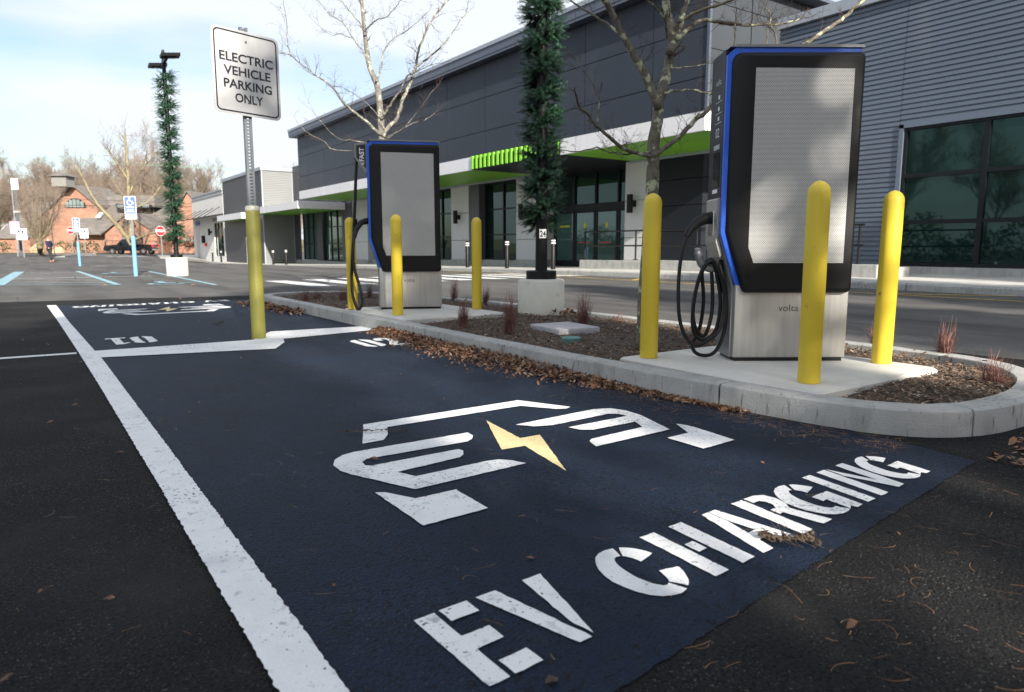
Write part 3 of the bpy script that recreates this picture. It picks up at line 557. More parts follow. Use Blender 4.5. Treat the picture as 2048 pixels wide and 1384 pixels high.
# ------------------------------------------------------------------ parking sign on its sleeved post
sp = at(518, 678)
sg = thing('parking_sign', 'silver electric vehicle parking sign on perforated post in olive yellow sleeve', 'sign', (sp.x, sp.y, 0))
b = MB(); b.lathe([(.061, 0), (.061, 1.13), (.057, 1.155), (.03, 1.16)], n=24); b.build('sleeve', olive, sg, smooth=True)
b = MB(); b.lathe([(.062, 1.135), (.064, 1.15), (.058, 1.172), (.04, 1.178)], n=16)
b.build('sleeve_cap', mat('clear grout', (.5, .5, .42), .4, var=.2, scale=30), sg, smooth=True)
# u-channel post with punched holes (real gaps between rungs)
pz0, pz1 = 1.15, 2.66
pb = MB(); pb.box(-.032, -.012, -.012, .012, pz0, pz1); pb.box(.012, .032, -.012, .012, pz0, pz1)
z = pz0
while z < pz1: pb.box(-.0121, .0121, -.006, .006, z, min(pz1, z+.0165)); z += .0275
pb.box(-.034, -.026, .008, .030, pz0, pz1); pb.box(.026, .034, .008, .030, pz0, pz1)
post = pb.build('post', galv, sg)
sd = Vector((.978, .208, 0)); sn = Vector((.208, -.978, 0))          # sign plate direction and outward normal
spv = Vector((sp.x, sp.y, 0)) + sn*.045
def onsign(px, py):
    d = ray(px, py); t = (spv - EYE).dot(sn)/d.dot(sn); q = EYE + d*t; return ((q - spv).dot(sd), q.z)
corners = [onsign(421, 48), onsign(556, 78), onsign(562, 241), onsign(429, 224)]
sx0 = (corners[0][0]+corners[3][0])/2; sx1 = (corners[1][0]+corners[2][0])/2; sz1 = (corners[0][1]+corners[1][1])/2; sz0 = (corners[2][1]+corners[3][1])/2
print('SIGN', sx0, sx1, sz0, sz1, [proj(spv + sd*c[0] + Vector((0,0,c[1])))[:2] for c in corners])
def rrect(x0, x1, z0, z1, r, n=6):
    o = []
    for cx, cz, a in ((x1-r, z1-r, 0), (x0+r, z1-r, 90), (x0+r, z0+r, 180), (x1-r, z0+r, 270)):
        for k in range(n+1): t = rad(a + 90*k/n); o.append((cx + r*math.cos(t), cz + r*math.sin(t)))
    return o
loc0 = Vector((sp.x, sp.y, 0)); TILT = -.018
def S3(x, z, off=0.0): return spv - loc0 + sd*x + sn*off + Vector((0, 0, z + x*TILT))
plate = MB().prism([S3(x, z) for x, z in rrect(sx0, sx1, sz0, sz1, .05)], sn*-.003).build('sign_plate', signface, sg, fixn=True)
i0, i1 = rrect(sx0+.018, sx1-.018, sz0+.018, sz1-.018, .042), rrect(sx0+.030, sx1-.030, sz0+.030, sz1-.030, .032)
b = MB(); n = len(i0); b.add([S3(x, z, .0012) for x, z in i0] + [S3(x, z, .0012) for x, z in i1], [(i, (i+1) % n, (i+1) % n + n, i + n) for i in range(n)]); b.build('sign_border', signblk, plate)
sw = sx1 - sx0; shh = sz1 - sz0
for k, (s, w) in enumerate((('ELECTRIC', .80), ('VEHICLE', .70), ('PARKING', .72), ('ONLY', .42))):
    o = text_mb(s, .100, signblk, 'sign_lettering', plate, S3((sx0+sx1)/2 + (.005 if k else 0), sz1 - .262 - .1075*k), sd + Vector((0, 0, TILT)), (0, 0, 1), 'CENTER', offset=.0024, depth=.0015)
    xs = [Vector(v.co).dot(sd) for v in o.data.vertices]; cw = max(xs)-min(xs); cm = (max(xs)+min(xs))/2; f = w*sw/cw
    for v in o.data.vertices: q = (Vector(v.co).dot(sd)-cm)*(f-1); v.co = Vector(v.co) + sd*q
b = MB()
for zz in (sz1-.085, sz0+.11): b.tube([S3((sx0+sx1)/2, zz, 0), S3((sx0+sx1)/2, zz, .006)], .009, 8)
b.build('bolt', galv, plate)
# ------------------------------------------------------------------ lamp posts with garlands
def make_lamp(label, loc, number, footing, fr, poleh, heads):
    t = thing('lamp_post', label, 'lamp post', loc, 0, 'garlanded lamp posts')
    b = MB(); b.lathe([(fr, -.05), (fr, footing-.025), (fr-.02, footing), (0.05, footing+.001)], n=32); b.build('footing', paleconc, t, smooth=True)
    MB().lathe([(.165, footing+.002), (.165, footing+.085), (.155, footing+.092), (.07, footing+.093)], n=28).build('base_cover', blackmet, t, smooth=True)
    MB().lathe([(.066, footing+.09), (.060, 2.5), (.052, poleh)], n=16).build('pole', blackmet, t, smooth=True)
    u = -FWD.copy(); u.z = 0; u.normalize(); r = RGT
    c = u*.07 + r*.02 + Vector((0, 0, 1.02)); b = MB(); b.obox(c, r*.036, u*.03, Vector((0, 0, .062))); b.tube([c + Vector((0, 0, .05)) + u*.02, c + u*.055 + Vector((0, 0, .0)), c + u*.02 - Vector((0, 0, .08))], [.03, .045, .02], 8)
    b.build('outlet_box', blackmet, t)
    if number:
        c = u*.0685 + r*.012 + Vector((0, 0, .872)); lb_ = MB().obox(c, r*.036, u*.0012, Vector((0, 0, .048))).build('number_plate', signwhite, t)
        text_mb(number, .088, signblk, 'plate_number', lb_, c + u*.0014 - r*.031 - Vector((0, 0, .031)), r, (0, 0, 1), offset=.003, depth=.001, xs=.72)
    if heads:
        a = (Vector((-FWD.x, -FWD.y, 0))*.8 + RGT*.5).normalized(); zt = poleh - .22
        MB().obox((0, 0, zt), a*.62, a.cross(Vector((0, 0, 1)))*.035, Vector((0, 0, .045))).build('cross_arm', blackmet, t)
        for s in (-1, 1):
            b = MB(); c = a*s*.62 + Vector((0, 0, zt+.05)); q = RGT*s; b.obox(c + q*.10, q*.26, a*.18, Vector((0, 0, .04))); b.obox(c + q*.10 - Vector((0, 0, .045)), q*.16, a*.10, Vector((0, 0, .016))); b.build('lamp_head', blackmet, t)
        MB().tube([(0, 0, poleh), (0, 0, poleh+.12)], [.052, .03], 12).build('pole_cap', blackmet, t)
    return t
l1 = at(1082, 628, .09); l2 = at(355, 552)
LP1 = Vector((l1.x, l1.y, .09)); LP2 = Vector((l2.x+.05, l2.y+.25, gz(l2.x, l2.y)))
make_lamp('lamp post with number 24 plate beside the far charger', LP1, '24', .385, .255, 6.0, True)
make_lamp('distant lamp post with two lamp heads in the sunny lot', LP2, None, .52, .29, 6.1, True)
def sprig(b, p, d, l, k=26):
    d = d.normalized(); s = d.orthogonal().normalized(); q = d.cross(s); w = .0022
    b.add([p + s*w, p - s*w, p + d*l], [(0, 1, 2)])
    for i in range(k):
        f = .08 + .92*i/k; a = i*2.4 + R.uniform(-.4, .4); o = s*math.cos(a) + q*math.sin(a); nl = R.uniform(.017, .023)
        tip = p + d*(l*f + nl*.5) + o*nl*.95; r0 = p + d*l*f; side = d.cross(o)*.0030
        b.add([r0 - side, r0 + side, tip + side*.4, tip - side*.4], [(0, 1, 2, 3)])
def make_garland(label, base, z0, z1, turns, rr, count, sz=1.0):
    b = MB()
    for i in range(count):
        f = i/count + R.uniform(-.01, .01); z = z0 + (z1-z0)*f; a = f*turns*2*math.pi + R.gauss(0, .75)
        if math.sin(f*turns*2*math.pi*1.0 + 1.0) < -.80 and R.random() < .55: continue
        o = Vector((math.cos(a), math.sin(a), 0)); p = o*.062 + Vector((0, 0, z + R.uniform(-.05, .05)))
        d = (o*R.uniform(.6, 1.3) + Vector((-o.y, o.x, 0))*R.uniform(-.9, .9) + Vector((0, 0, R.uniform(-.75, .55))))
        sprig(b, p, d, R.uniform(.09, .20)*sz*rr, int(58*sz))
        if R.random() < .6: sprig(b, p + d.normalized()*.06*sz, d + Vector((R.uniform(-.8, .8), R.uniform(-.8, .8), R.uniform(-.6, .5))), R.uniform(.06, .11)*sz, int(42*sz))
    b.tube([(.065*math.cos(t*.35), .065*math.sin(t*.35), z0 + (z1-z0)*t/120) for t in range(121)], .009, 5)
    o = b.build('garland', needlem); o.location = base
    return tag(o, label, 'garland', 'evergreen garlands wound round lamp posts')
make_garland('dark evergreen garland wound round the lamp post with number 24 plate', LP1, 0.98, 4.0, 10.5, 1.25, 1700)
g2 = make_garland('evergreen garland wound round the distant lamp post in the lot', LP2, .95, 5.62, 12.2, 1.45, 1500, 1.3)
b = MB()
# ------------------------------------------------------------------ covers set in the mulch
gp = [at(1065, 652, .115), at(1118, 641, .115), at(1192, 657, .115), at(1140, 668, .115)]
gc = sum(gp, Vector())/4
b = MB(); b.cbox(-.30, .30, -.20, .20, -.06, .012, .012); o = b.build('utility_cover', greycover, smooth=True); o.location = (gc.x, gc.y, .118); e = gp[2]-gp[1]; o.rotation_euler = (0.02, -.02, math.atan2(e.y, e.x)); tag(o, 'pale grey rectangular utility lid lying in the mulch', 'cover')
p = at(1142, 678, .10); b = MB(); b.lathe([(.075, -.05), (.077, .004), (.07, .009), (.02, .010)], n=24); o = b.build('valve_cover', greencover, smooth=True); o.location = (p.x, p.y, .107); tag(o, 'small round green valve cover beside the grey lid', 'cover')
# ------------------------------------------------------------------ ornamental grass clumps
def grass(px, py, hgt, wid, lb, red=1.0, n=170):
    p = at(px, py, .10); b = MB()
    for i in range(n):
        a = R.uniform(0, 6.28); r0 = R.random()**.7*wid*.28; o = Vector((math.cos(a), math.sin(a), 0)); lean = abs(R.gauss(0, .5))*wid*.55; hh = hgt*R.uniform(.35, 1.0)*(1 - .45*min(1, lean/wid*1.2))
        p0 = o*r0; p1 = p0 + o*lean*.35 + Vector((R.gauss(.012, .012), R.gauss(0, .012), hh*.55)); p2 = p0 + o*lean + Vector((R.gauss(.03, .02), R.gauss(0, .02), hh*(.98 if R.random() < .75 else .5)))
        s = Vector((-o.y, o.x, 0))*R.uniform(.0013, .0024)
        b.add([p0 - s, p0 + s, p1 + s*.8, p1 - s*.8, p2 + s*.15, p2 - s*.15], [(0, 1, 2, 3), (3, 2, 4, 5)])
    o = b.build('ornamental_grass', redgrass); o.location = (p.x, p.y, .085); tag(o, lb, 'grass clump', 'dry ornamental grasses in the island')
grass(1018, 662, .42, .20, 'tall reddish grass clump left of the pale lamp footing'); grass(1165, 650, .44, .20, 'tallest purple grass clump right of the pale lamp footing')
grass(925, 650, .32, .17, 'grass clump in front of the bollard beside the far charger'); grass(908, 600, .42, .16, 'upright rusty grass clump at the right edge of far charger', n=120)
grass(970, 606, .34, .14, 'rusty grass clump just right of the third far bollard', n=110); grass(1888, 712, .30, .16, 'pointed reddish grass clump behind the nearest corner bollard'); grass(1985, 770, .22, .20, 'low spreading grass clump at the curved island end')
grass(1758, 692, .24, .22, 'grass clump partly hidden behind the corner bollard'); grass(685, 598, .26, .22, 'brown grass clump behind the hanging cable', n=120); grass(738, 596, .34, .12, 'thin brown grass clump left of the far charger pedestal', n=100)
grass(612, 602, .26, .24, 'small brown grass clump near the far island tip', n=110); grass(632, 596, .20, .2, 'paler low grass clump at the far island tip', n=100); grass(1238, 642, .15, .22, 'withered grass tuft by the back kerb', n=70); grass(1385, 690, .16, .2, 'withered grass tuft below the coiled lead', n=60)
# ------------------------------------------------------------------ bare island trees
def limb(b, pts, r0, r1, n=7, wob=0.0):
    pts = catmull(pts, 4); k = len(pts)
    if wob: pts = [p + Vector((R.gauss(0, wob), R.gauss(0, wob), R.gauss(0, wob))) if 0 < i < k-1 else p for i, p in enumerate(pts)]
    rs = [max(.0008, (r0 + (r1-r0)*(i/(k-1))**.8)*R.uniform(.93, 1.07)) for i in range(k)]
    b.tube(pts, rs, n); return pts
def twig(b, p, d, l, r, lev):
    k = 5; pts = [p]; q = p.copy(); d = d.normalized()
    for i in range(k):
        d = (d + Vector((R.gauss(0, .16), R.gauss(0, .16), R.gauss(.05, .14)))).normalized(); q = q + d*l/k; pts.append(q.copy())
        if lev > 0 and R.random() < .62:
            o = Vector((R.gauss(0, 1), R.gauss(0, 1), R.gauss(.25, .7))).normalized(); twig(b, q, d*.6 + o*.75, l*R.uniform(.35, .65), r*.6*(1-i/k*.5), lev-1)
    b.tube(pts, [max(.0007, r*(1-.8*i/k)) for i in range(k+1)], 4, False)
def island_tree(label, base, depth, limbs, zoom, barkm, tw, scale):
    t = thing('bare_tree', label, 'tree', base); tb = MB(); lbm = MB(); twm = MB(); ox, oy, sc = zoom
    for i, (pts, r0, r1, dz) in enumerate(limbs):
        P = []
        for j, pt in enumerate(pts):
            if isinstance(pt, Vector): P.append(pt); continue
            x, y = (ox + pt[0]/sc, oy + pt[1]/sc) if len(pt) == 2 else (pt[0], pt[1])
            P.append(dep(x, y, depth + dz*(j/(len(pts)-1))))
        if i > 0: P[0] = P[0] + (P[0]-P[1]).normalized()*r0*1.2
        Q = limb(tb if i == 0 else lbm, P, r0, r1, 12 if i == 0 else 7, .0 if i == 0 else scale*.006)
        if i > 0 or True:
            for j in range(2 if i else len(Q)*2//3, len(Q)-1):
                for rep in range(tw):
                    if R.random() < .62:
                        dd = (Q[j+1]-Q[j]).normalized(); o = Vector((R.gauss(0, 1), R.gauss(0, 1), R.gauss(.35, .6))).normalized(); f = j/len(Q)
                        twig(twm, Q[j], dd*.5 + o*.8, scale*R.uniform(.15, .5)*(1-.3*f), max(.0016, r0*.16), 2)
            if i: twig(twm, Q[-1], Q[-1]-Q[-2], scale*.4, max(.0015, r1), 2)
    tb.build('trunk', barkm, t, True, smooth='all'); lbm.build('limbs', barkm, t, True, smooth='all'); twm.build('twigs', twigm, t, True)
    return t
ZT1 = (540, 0, 4.614); T1 = at(772, 592, .08)
t1 = [([Vector((T1.x, T1.y, .05)), (770, 480, 0), (767, 380, 0), (1038, 1330), (1030, 1240), (1020, 1050), (990, 800), (960, 720), (915, 600), (885, 400), (870, 250), (845, 0), (830, -200), (800, -420)], .078, .018, 0.2),
  ([(1010, 1230), (900, 1130), (820, 1070), (700, 970), (640, 890), (590, 820), (500, 740), (420, 690), (300, 600), (190, 510), (80, 490)], .026, .005, -.9), ([(190, 515), (160, 380), (155, 200), (120, 0), (110, -120)], .009, .003, -.3),
  ([(1050, 1240), (1100, 1160), (1160, 1110), (1200, 1010), (1240, 880), (1290, 780), (1325, 680), (1350, 600), (1370, 470), (1420, 340), (1500, 180), (1560, 100), (1640, 0), (1680, -90)], .034, .010, .7), ([(1345, 620), (1450, 540), (1560, 450), (1650, 350), (1740, 210), (1810, 110), (1830, 0)], .016, .005, .8),
  ([(1035, 1090), (1080, 1010), (1140, 920), (1210, 830), (1260, 710), (1330, 670), (1440, 620), (1520, 590)], .022, .004, -.7), ([(985, 740), (1020, 640), (1050, 480), (1090, 410), (1150, 350), (1240, 300), (1300, 250), (1400, 170)], .016, .004, .6),
  ([(880, 290), (940, 220), (1000, 180), (1080, 150), (1150, 80), (1190, 20)], .012, .004, -.5), ([(905, 600), (870, 500), (800, 400), (750, 330), (690, 230), (640, 190), (560, 130), (470, 40)], .013, .003, .6), ([(750, 350), (650, 315), (560, 320), (430, 220)], .007, .002, .4),
  ([(860, 250), (760, 130), (700, 60), (650, 0)], .010, .003, -.5), ([(1010, 1080), (900, 960), (780, 870), (700, 820), (540, 720)], .009, .003, .8), ([(1060, 1275), (1220, 1190), (1340, 1060), (1400, 980), (1510, 830)], .010, .004, -.8), ([(1060, 1290), (1270, 1160), (1420, 1110), (1520, 1045)], .008, .003, .7), ([(1010, 1330), (780, 1300), (600, 1260), (450, 1100)], .008, .003, -.6), ([(1010, 1400), (610, 1384), (480, 1290), (350, 1230), (250, 1130)], .009, .003, .5)]
T1.z = 0.05
island_tree('pale bare tree rising behind the far charger', T1, proj((T1.x, T1.y, .3))[2], t1, ZT1, palebark, 1, .8)
ZT2 = (1120, 0, 3.294); T2 = at(1288, 698, .09); D2 = proj((T2.x, T2.y, .3))[2]
def z8(pts): return [(1400 + x/5.69, y/5.69, 0) for x, y in pts]
t2 = [([Vector((T2.x, T2.y, .05)), (1293, 560, 0), (1300, 450, 0), (607, 1240), (612, 1100), (615, 950), (640, 800), (655, 660), (690, 540), (715, 420), (740, 290), (720, 150), (695, 0), (680, -200)], .060, .026, .1),
  ([(635, 680), (560, 490), (500, 380), (440, 280), (390, 180), (330, 60), (290, 0), (250, -80)], .030, .018, -.3), ([(410, 240), (330, 170), (230, 105), (130, 50), (60, -10)], .011, .006, .2),
  ([(730, 330), (775, 230), (800, 130), (830, 40), (860, -60)], .030, .016, .3), ([(780, 250), (860, 180), (940, 135), (1050, 145), (1186, 160)] + z8([(220, 265), (400, 275), (540, 290), (700, 280), (850, 280), (980, 260), (1100, 235), (1170, 185)]), .015, .006, .4),
  ([(790, 140), (900, 80), (1020, 40), (1130, 0), (1200, -40)], .014, .007, -.3), ([(600, 1030), (500, 1010), (400, 970), (330, 910), (240, 830), (180, 750), (125, 700)], .016, .010, -.4), ([(245, 830), (255, 680), (220, 560), (110, 405)], .006, .003, -.1),
  ([(600, 1000), (440, 1015), (330, 1005), (240, 975), (100, 1000), (0, 985)], .008, .003, -.3), ([(630, 1020), (710, 960), (800, 890), (880, 800), (960, 740), (1030, 670)] + z8([(600, 860), (1000, 620), (1130, 545), (1290, 440), (1400, 370), (1530, 280), (1640, 200), (1760, 90), (1870, 0)]), .019, .013, .5),
  ([(700, 610), (780, 595), (870, 590), (930, 605), (1030, 615)], .009, .005, .3), ([(735, 450), (850, 440), (1030, 410)], .007, .003, .3), (z8([(390, 640), (395, 380), (405, 240), (415, 110)]), .007, .003, .1), (z8([(740, 640), (775, 340), (800, 270)]), .007, .004, .1), (z8([(900, 640), (850, 380), (800, 280), (810, 200), (760, 100), (710, 0)]), .008, .003, .1), ([(705, 250), (690, 140), (640, 60), (570, 0)], .010, .004, -.3)]
T2.z = 0.05
island_tree('lichen spotted bare tree between the lamp post and near charger', T2, D2, t2, ZT2, bark, 1, .42)
# ------------------------------------------------------------------ shop buildings (fronts look towards -X)
XF = 17.0; XC = 13.9; ZS = 3.64; ZT = 4.10; YE = 14.4
main = thing('store_building', 'large charcoal store with green canopy and striped sign over the entrance', 'building', (XF, 30, 0))
def part(name, m, par, *boxes, **kw):
    b = MB()
    for q in boxes: b.box(*q)
    return b.build(name, m, par, True, **kw)
core = part('wall', darkpanel, main, (XF+.12, XF+.4, YE+.1, 51.6, ZT-.4, 8.7), (XF+.4, 48, YE+.1, 51.6, 4.0, 8.6))
ys = [YE + .02] + [YE + 2.2 + 3.3*k for k in range(11)] + [51.6]; zs = [4.0, 4.42, 5.82, 7.22, 8.62]
for i in range(len(ys)-1):
    for j in range(4):
        b = MB(); b.box(XF - R.uniform(0, .006), XF+.1, ys[i]+.012, ys[i+1]-.012, zs[j]+.012, zs[j+1]-.012); b.build('wall_panel', darkpanel, main, True)
# side return facing the camera side, lighter in the sun
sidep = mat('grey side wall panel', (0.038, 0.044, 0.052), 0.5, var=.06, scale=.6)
zz = [4.0, 5.3, 6.6, 7.9, 8.62]
for i, (x0, x1) in enumerate(((XF+.03, 18.9), (18.92, 21.4), (21.42, 25.0), (25.02, 30.0))):
    for j in range(4): part('side_panel', sidep, main, (x0+.012, x1-.012, YE-.04-R.uniform(0, .004), YE+.06, zz[j]+.012, zz[j+1]-.012))
part('corner_trim', coping, main, (XF-.035, XF+.05, YE-.075, YE+.018, 3.7, 8.62))
cp = part('roof_coping', coping, main, (XF-.42, XF+.1, YE-.6, 52.3, 8.75, 9.18), (XF-.40, 48, YE-.55, 52.25, 8.64, 8.745)); part('coping_lip', trimgrey, cp, (XF-.46, XF-.425, YE-.64, 52.34, 9.05, 9.20), (XF-.46, 40, YE-.66, YE-.605, 8.9, 9.19))
# canopy: white fascia panels, green soffit, dark entrance section with green fins
can = part('canopy', darkpanel, main, (XC+.1, XF+.1, 11.85, 42.2, ZS+.06, ZT-.02))
fy = [11.78, 14.6, 17.4]; fy2 = [22.6, 26.4, 30.3, 34.2, 38.1, 42.25]
for a in (fy, fy2):
    for y0, y1 in zip(a, a[1:]): part('fascia_panel', fascia, can, (XC, XC+.09, y0+.012, y1-.012, ZS, ZT))
part('fascia_panel', fascia, can, (XC+.093, 15.4, 11.76, 11.84, ZS, ZT)); part('fascia_panel', fascia, can, (15.42, XF+.6, 11.76, 11.84, ZS, ZT)); part('fascia_panel', fascia, can, (XC+.093, XF, 42.21, 42.28, ZS, ZT))
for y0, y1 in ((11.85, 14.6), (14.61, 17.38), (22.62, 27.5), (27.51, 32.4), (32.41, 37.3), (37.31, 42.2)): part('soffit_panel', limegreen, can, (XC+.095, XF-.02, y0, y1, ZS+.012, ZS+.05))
part('soffit_edge', trimgrey, can, (XF-.16, XF-.03, 11.9, 17.4, ZS-.06, ZS+.008), (XF-.16, XF-.03, 22.6, 42.2, ZS-.06, ZS+.008))
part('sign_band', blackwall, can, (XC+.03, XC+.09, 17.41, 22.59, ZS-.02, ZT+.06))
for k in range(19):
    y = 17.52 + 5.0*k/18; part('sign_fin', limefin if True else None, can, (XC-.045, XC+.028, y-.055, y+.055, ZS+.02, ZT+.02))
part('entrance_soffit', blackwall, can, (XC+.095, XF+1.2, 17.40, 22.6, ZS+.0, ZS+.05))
# ground floor
def pillar(y0, y1, x0=XF, x1=XF+.9, zb=.1):
    base = gz(15, (y0+y1)/2) + .13
    for z0, z1 in ((base+.28, 1.12), (1.14, 2.36), (2.38, ZS+.01)): part('pillar_panel', whitepanel, main, (x0, x1, y0, y1, z0, z1))
    part('plinth', concrete, main, (x0-.03, x1, y0-.02, y1+.02, base-.1, base+.277))
for a in ((16.75, 17.72), (22.78, 24.15), (27.95, 29.55), (32.6, 33.9), (37.0, 38.4), (39.5, 41.7)): pillar(*a)
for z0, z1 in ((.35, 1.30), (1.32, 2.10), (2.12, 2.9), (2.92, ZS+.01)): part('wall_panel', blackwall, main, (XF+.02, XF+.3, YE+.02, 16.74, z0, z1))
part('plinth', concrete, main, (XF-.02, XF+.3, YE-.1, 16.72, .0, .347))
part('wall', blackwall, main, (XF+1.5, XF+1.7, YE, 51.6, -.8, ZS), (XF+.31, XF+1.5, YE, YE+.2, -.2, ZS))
def window(par, x, y0, y1, z0, z1, cols, rows, g=None, fw=.07, d=.12):
    """window wall: black frame bars and one pane per opening; cols / rows are bar positions as fractions"""
    ysb = [y0] + [y0 + (y1-y0)*c for c in cols] + [y1]; zsb = [z0] + [z0 + (z1-z0)*c for c in rows] + [z1]
    w = MB()
    for k, yy in enumerate(ysb): w.box(x, x+d, yy-fw/2, yy+fw/2, z0-.02, z1+.02)
    for i in range(len(ysb)-1):
        for zz in zsb: w.box(x+.004, x+d-.004, ysb[i]+fw/2, ysb[i+1]-fw/2, zz-fw*.4, zz+fw*.4)
    f = w.build('window_frame', framem, par, True)
    for i in range(len(ysb)-1):
        for j in range(len(zsb)-1):
            tl = R.gauss(0, .0015); tz = R.gauss(0, .0015); b = MB(); ya, yb, za, zb = ysb[i]+fw/2-.004, ysb[i+1]-fw/2+.004, zsb[j]+fw*.4-.004, zsb[j+1]-fw*.4+.004
            b.add([(x+.06+tl+tz, ya, za), (x+.06-tl+tz, yb, za), (x+.06-tl-tz, yb, zb), (x+.06+tl-tz, ya, zb)], [(0, 1, 2, 3)]); b.build('window_pane', g or glass, f, True)
    return f
b24 = gz(15, 25.5)+.41; b30 = gz(15, 31)+.41
window(main, XF+.35, 24.2, 27.05, b24, 3.55, (.5,), (.33, .67)); part('plinth', concrete, main, (XF+.2, XF+.6, 24.16, 27.9, -.3, b24-.03))
part('reveal', sidingdk, main, (XF+.02, XF+1.0, 27.08, 27.92, b24-.02, ZS))
window(main, XF+.35, 29.6, 32.55, b30, 3.55, (.5,), (.33, .67)); part('plinth', concrete, main, (XF+.2, XF+.6, 29.57, 32.58, -.4, b30-.03))
window(main, XF+.35, 34.0, 36.9, b30-.05, 3.55, (.5,), (.33, .67)); part('plinth', concrete, main, (XF+.2, XF+.6, 33.92, 36.98, -.4, b30-.08))
window(main, XF+.35, 38.42, 39.48, b30-.08, 3.55, (), (.33, .67)); part('plinth', concrete, main, (XF+.2, XF+.6, 38.42, 39.48, -.4, b30-.1))
# entrance: transom glazing over two sliding leaves and side lights
XD = XF + .9
window(main, XD, 17.78, 22.74, 2.42, 3.62, (.25, .5, .75), (), fw=.09)
part('door_header', framem, main, (XD-.03, XD+.15, 17.78, 22.74, 2.20, 2.385))
dz = gz(15, 20)+.15
for y0, y1 in ((17.80, 19.0), (19.03, 20.23), (20.26, 21.46), (21.49, 22.70)):
    d = part('door_leaf', framem, main, (XD, XD+.08, y0, y0+.085, dz, 2.19), (XD, XD+.08, y1-.085, y1, dz, 2.19), (XD+.003, XD+.077, y0+.085, y1-.085, dz, dz+.2), (XD+.003, XD+.077, y0+.085, y1-.085, 2.12, 2.19))
    part('door_pane', glass2, d, (XD+.03, XD+.04, y0+.08, y1-.08, dz+.19, 2.125))
    if y0 in (19.03, 20.26):
        b = MB(); b.lathe([(.085, 0), (.085, .003)], n=16); s = b.build('door_decal', mat('yellow decal', (.45, .50, .02), .5), d, True)
        for v in s.data.vertices: c = v.co.copy(); v.co = (XD+.026 - c.z, (y0+y1)/2 + c.x, dz+1.55 + c.y*1.35)
        part('door_decal', mat('red decal', (.5, .03, .04), .5), d, (XD+.024, XD+.027, y0+.35, y1-.2, dz+.88, dz+.92))
    else: part('door_decal', mat('yellow decal', (.45, .50, .02), .5), d, (XD+.024, XD+.027, y0+.3, y1-.3, dz+1.5, dz+1.58))
# ramp, steps and handrails beside the entrance
ramp = thing('ramp_wall', 'low concrete ramp wall right of the store entrance', 'wall', (15.6, 12, .1))
y = 8.2
while y < 18.3:
    y1 = min(y+3.4, 18.4); z0 = .1; z1 = .15 + .28*(1 if y < 15 else .85)
    b = MB(); b.cbox(15.55, 15.75, y, y1-.04, z0, z1, .015); b.build('concrete_block', concrete, ramp, True); y = y1
tag(part('ramp', sidewalkm, None, (15.75, 17.0, 8.2, 18.4, .1, .36)), 'sloping concrete ramp behind the low wall', kind='structure')
rail = thing('handrail', 'black metal handrail on the ramp beside the store entrance', 'railing', (15.66, 12, .4))
for y in (18.2, 15.8, 13.4, 11.0, 8.7):
    b = MB(); b.tube([(15.65, y, .42), (15.65, y, 1.32)], .028, 8); b.box(15.59, 15.71, y-.06, y+.06, .425, .445); b.build('rail_post', blackmet, rail, True)
for z in (1.32, .86):
    MB().tube([(15.65, 18.2, z), (15.65, 8.6, z)], .024, 8).build('rail_bar', blackmet, rail, True)
# wall lights on the pillars
wl = None
for k, (y, z, x, lb) in enumerate(((17.25, 2.25, XF, 'black wall light on the white pillar right of the entrance'), (23.5, 2.25, XF, 'black wall light half hidden by the garland'), (28.75, 2.2, XF, 'black wall light on the pillar beside the third far bollard'), (37.7, 2.2, XF, 'black wall light just left of the far charger'), (40.7, 2.2, XF, 'black wall light behind the top of the leftmost yellow bollard'), (56.3, 2.1, 14.8, 'black wall light on the dark corrugated shop front'), (70.5, 2.2, 14.8, 'black wall light beside the white shop arch'))):
    if wl is None:
        wl = thing('wall_light', lb, 'wall light', (x, y, z), 0, 'black wall lights on the shop fronts')
        MB().lathe([(.105, -.30), (.105, .30), (.09, .302)], (-.24, 0, 0), 14).build('lamp_body', blackmet, wl, smooth=True); MB().box(-.16, 0, -.06, .06, -.10, .10).build('bracket', blackmet, wl)
    else: o = copy_tree(wl); o.location = (x, y, z); o['label'] = lb
# far end of the main store: dark siding, two tall windows, low canopy
def corrugated(y0, y1, z0, z1, x, pitch=.125, depth=.035, m=siding, name='siding', par=None, axis='x'):
    b = MB(); n = max(1, int((z1-z0)/pitch)); pr = []
    for k in range(n):
        z = z0 + (z1-z0)*k/n; p = (z1-z0)/n; pr += [(0, z), (0, z+p*.62), (depth, z+p*.70), (depth, z+p*.94)]
    pr.append((0, z1)); k = len(pr)
    for yy in (y0, y1):
        for d, z in pr: b.v.append((x+d, yy, z) if axis == 'x' else (yy, x+d, z))
    for i in range(k-1): b.f.append((i, i+1, k+i+1, k+i))
    return b.build(name, m, par, True, fixn=False)
far = gz(15, 47)+.4
corrugated(41.72, 43.7, far-.05, ZS, XF+.05, m=sidingdk, par=main); corrugated(47.3, 48.4, far-.05, ZS, XF+.05, m=sidingdk, par=main); corrugated(51.75, 53.2, far-.05, 6.7, XF+.05, m=sidingdk, par=main); corrugated(43.7, 51.75, 3.3, ZS+.1, XF+.05, m=sidingdk, par=main)
window(main, XF+.2, 43.8, 47.2, far, 3.3, (.34, .67), (.33, .66), glass2); window(main, XF+.2, 48.45, 51.7, far, 3.3, (.34, .67), (.33, .66), glass2)
part('plinth', concrete, main, (XF-.02, XF+.5, 41.75, 53.0, -.9, far-.06))
lowc = part('low_canopy', darkpanel, main, (14.1, XF, 43.0, 53.6, 3.22, 3.55))
for y0, y1 in ((43.0, 46.5), (46.52, 50.0), (50.02, 53.6)): part('fascia_panel', fascia, lowc, (14.0, 14.09, y0, y1, 3.15, 3.6))
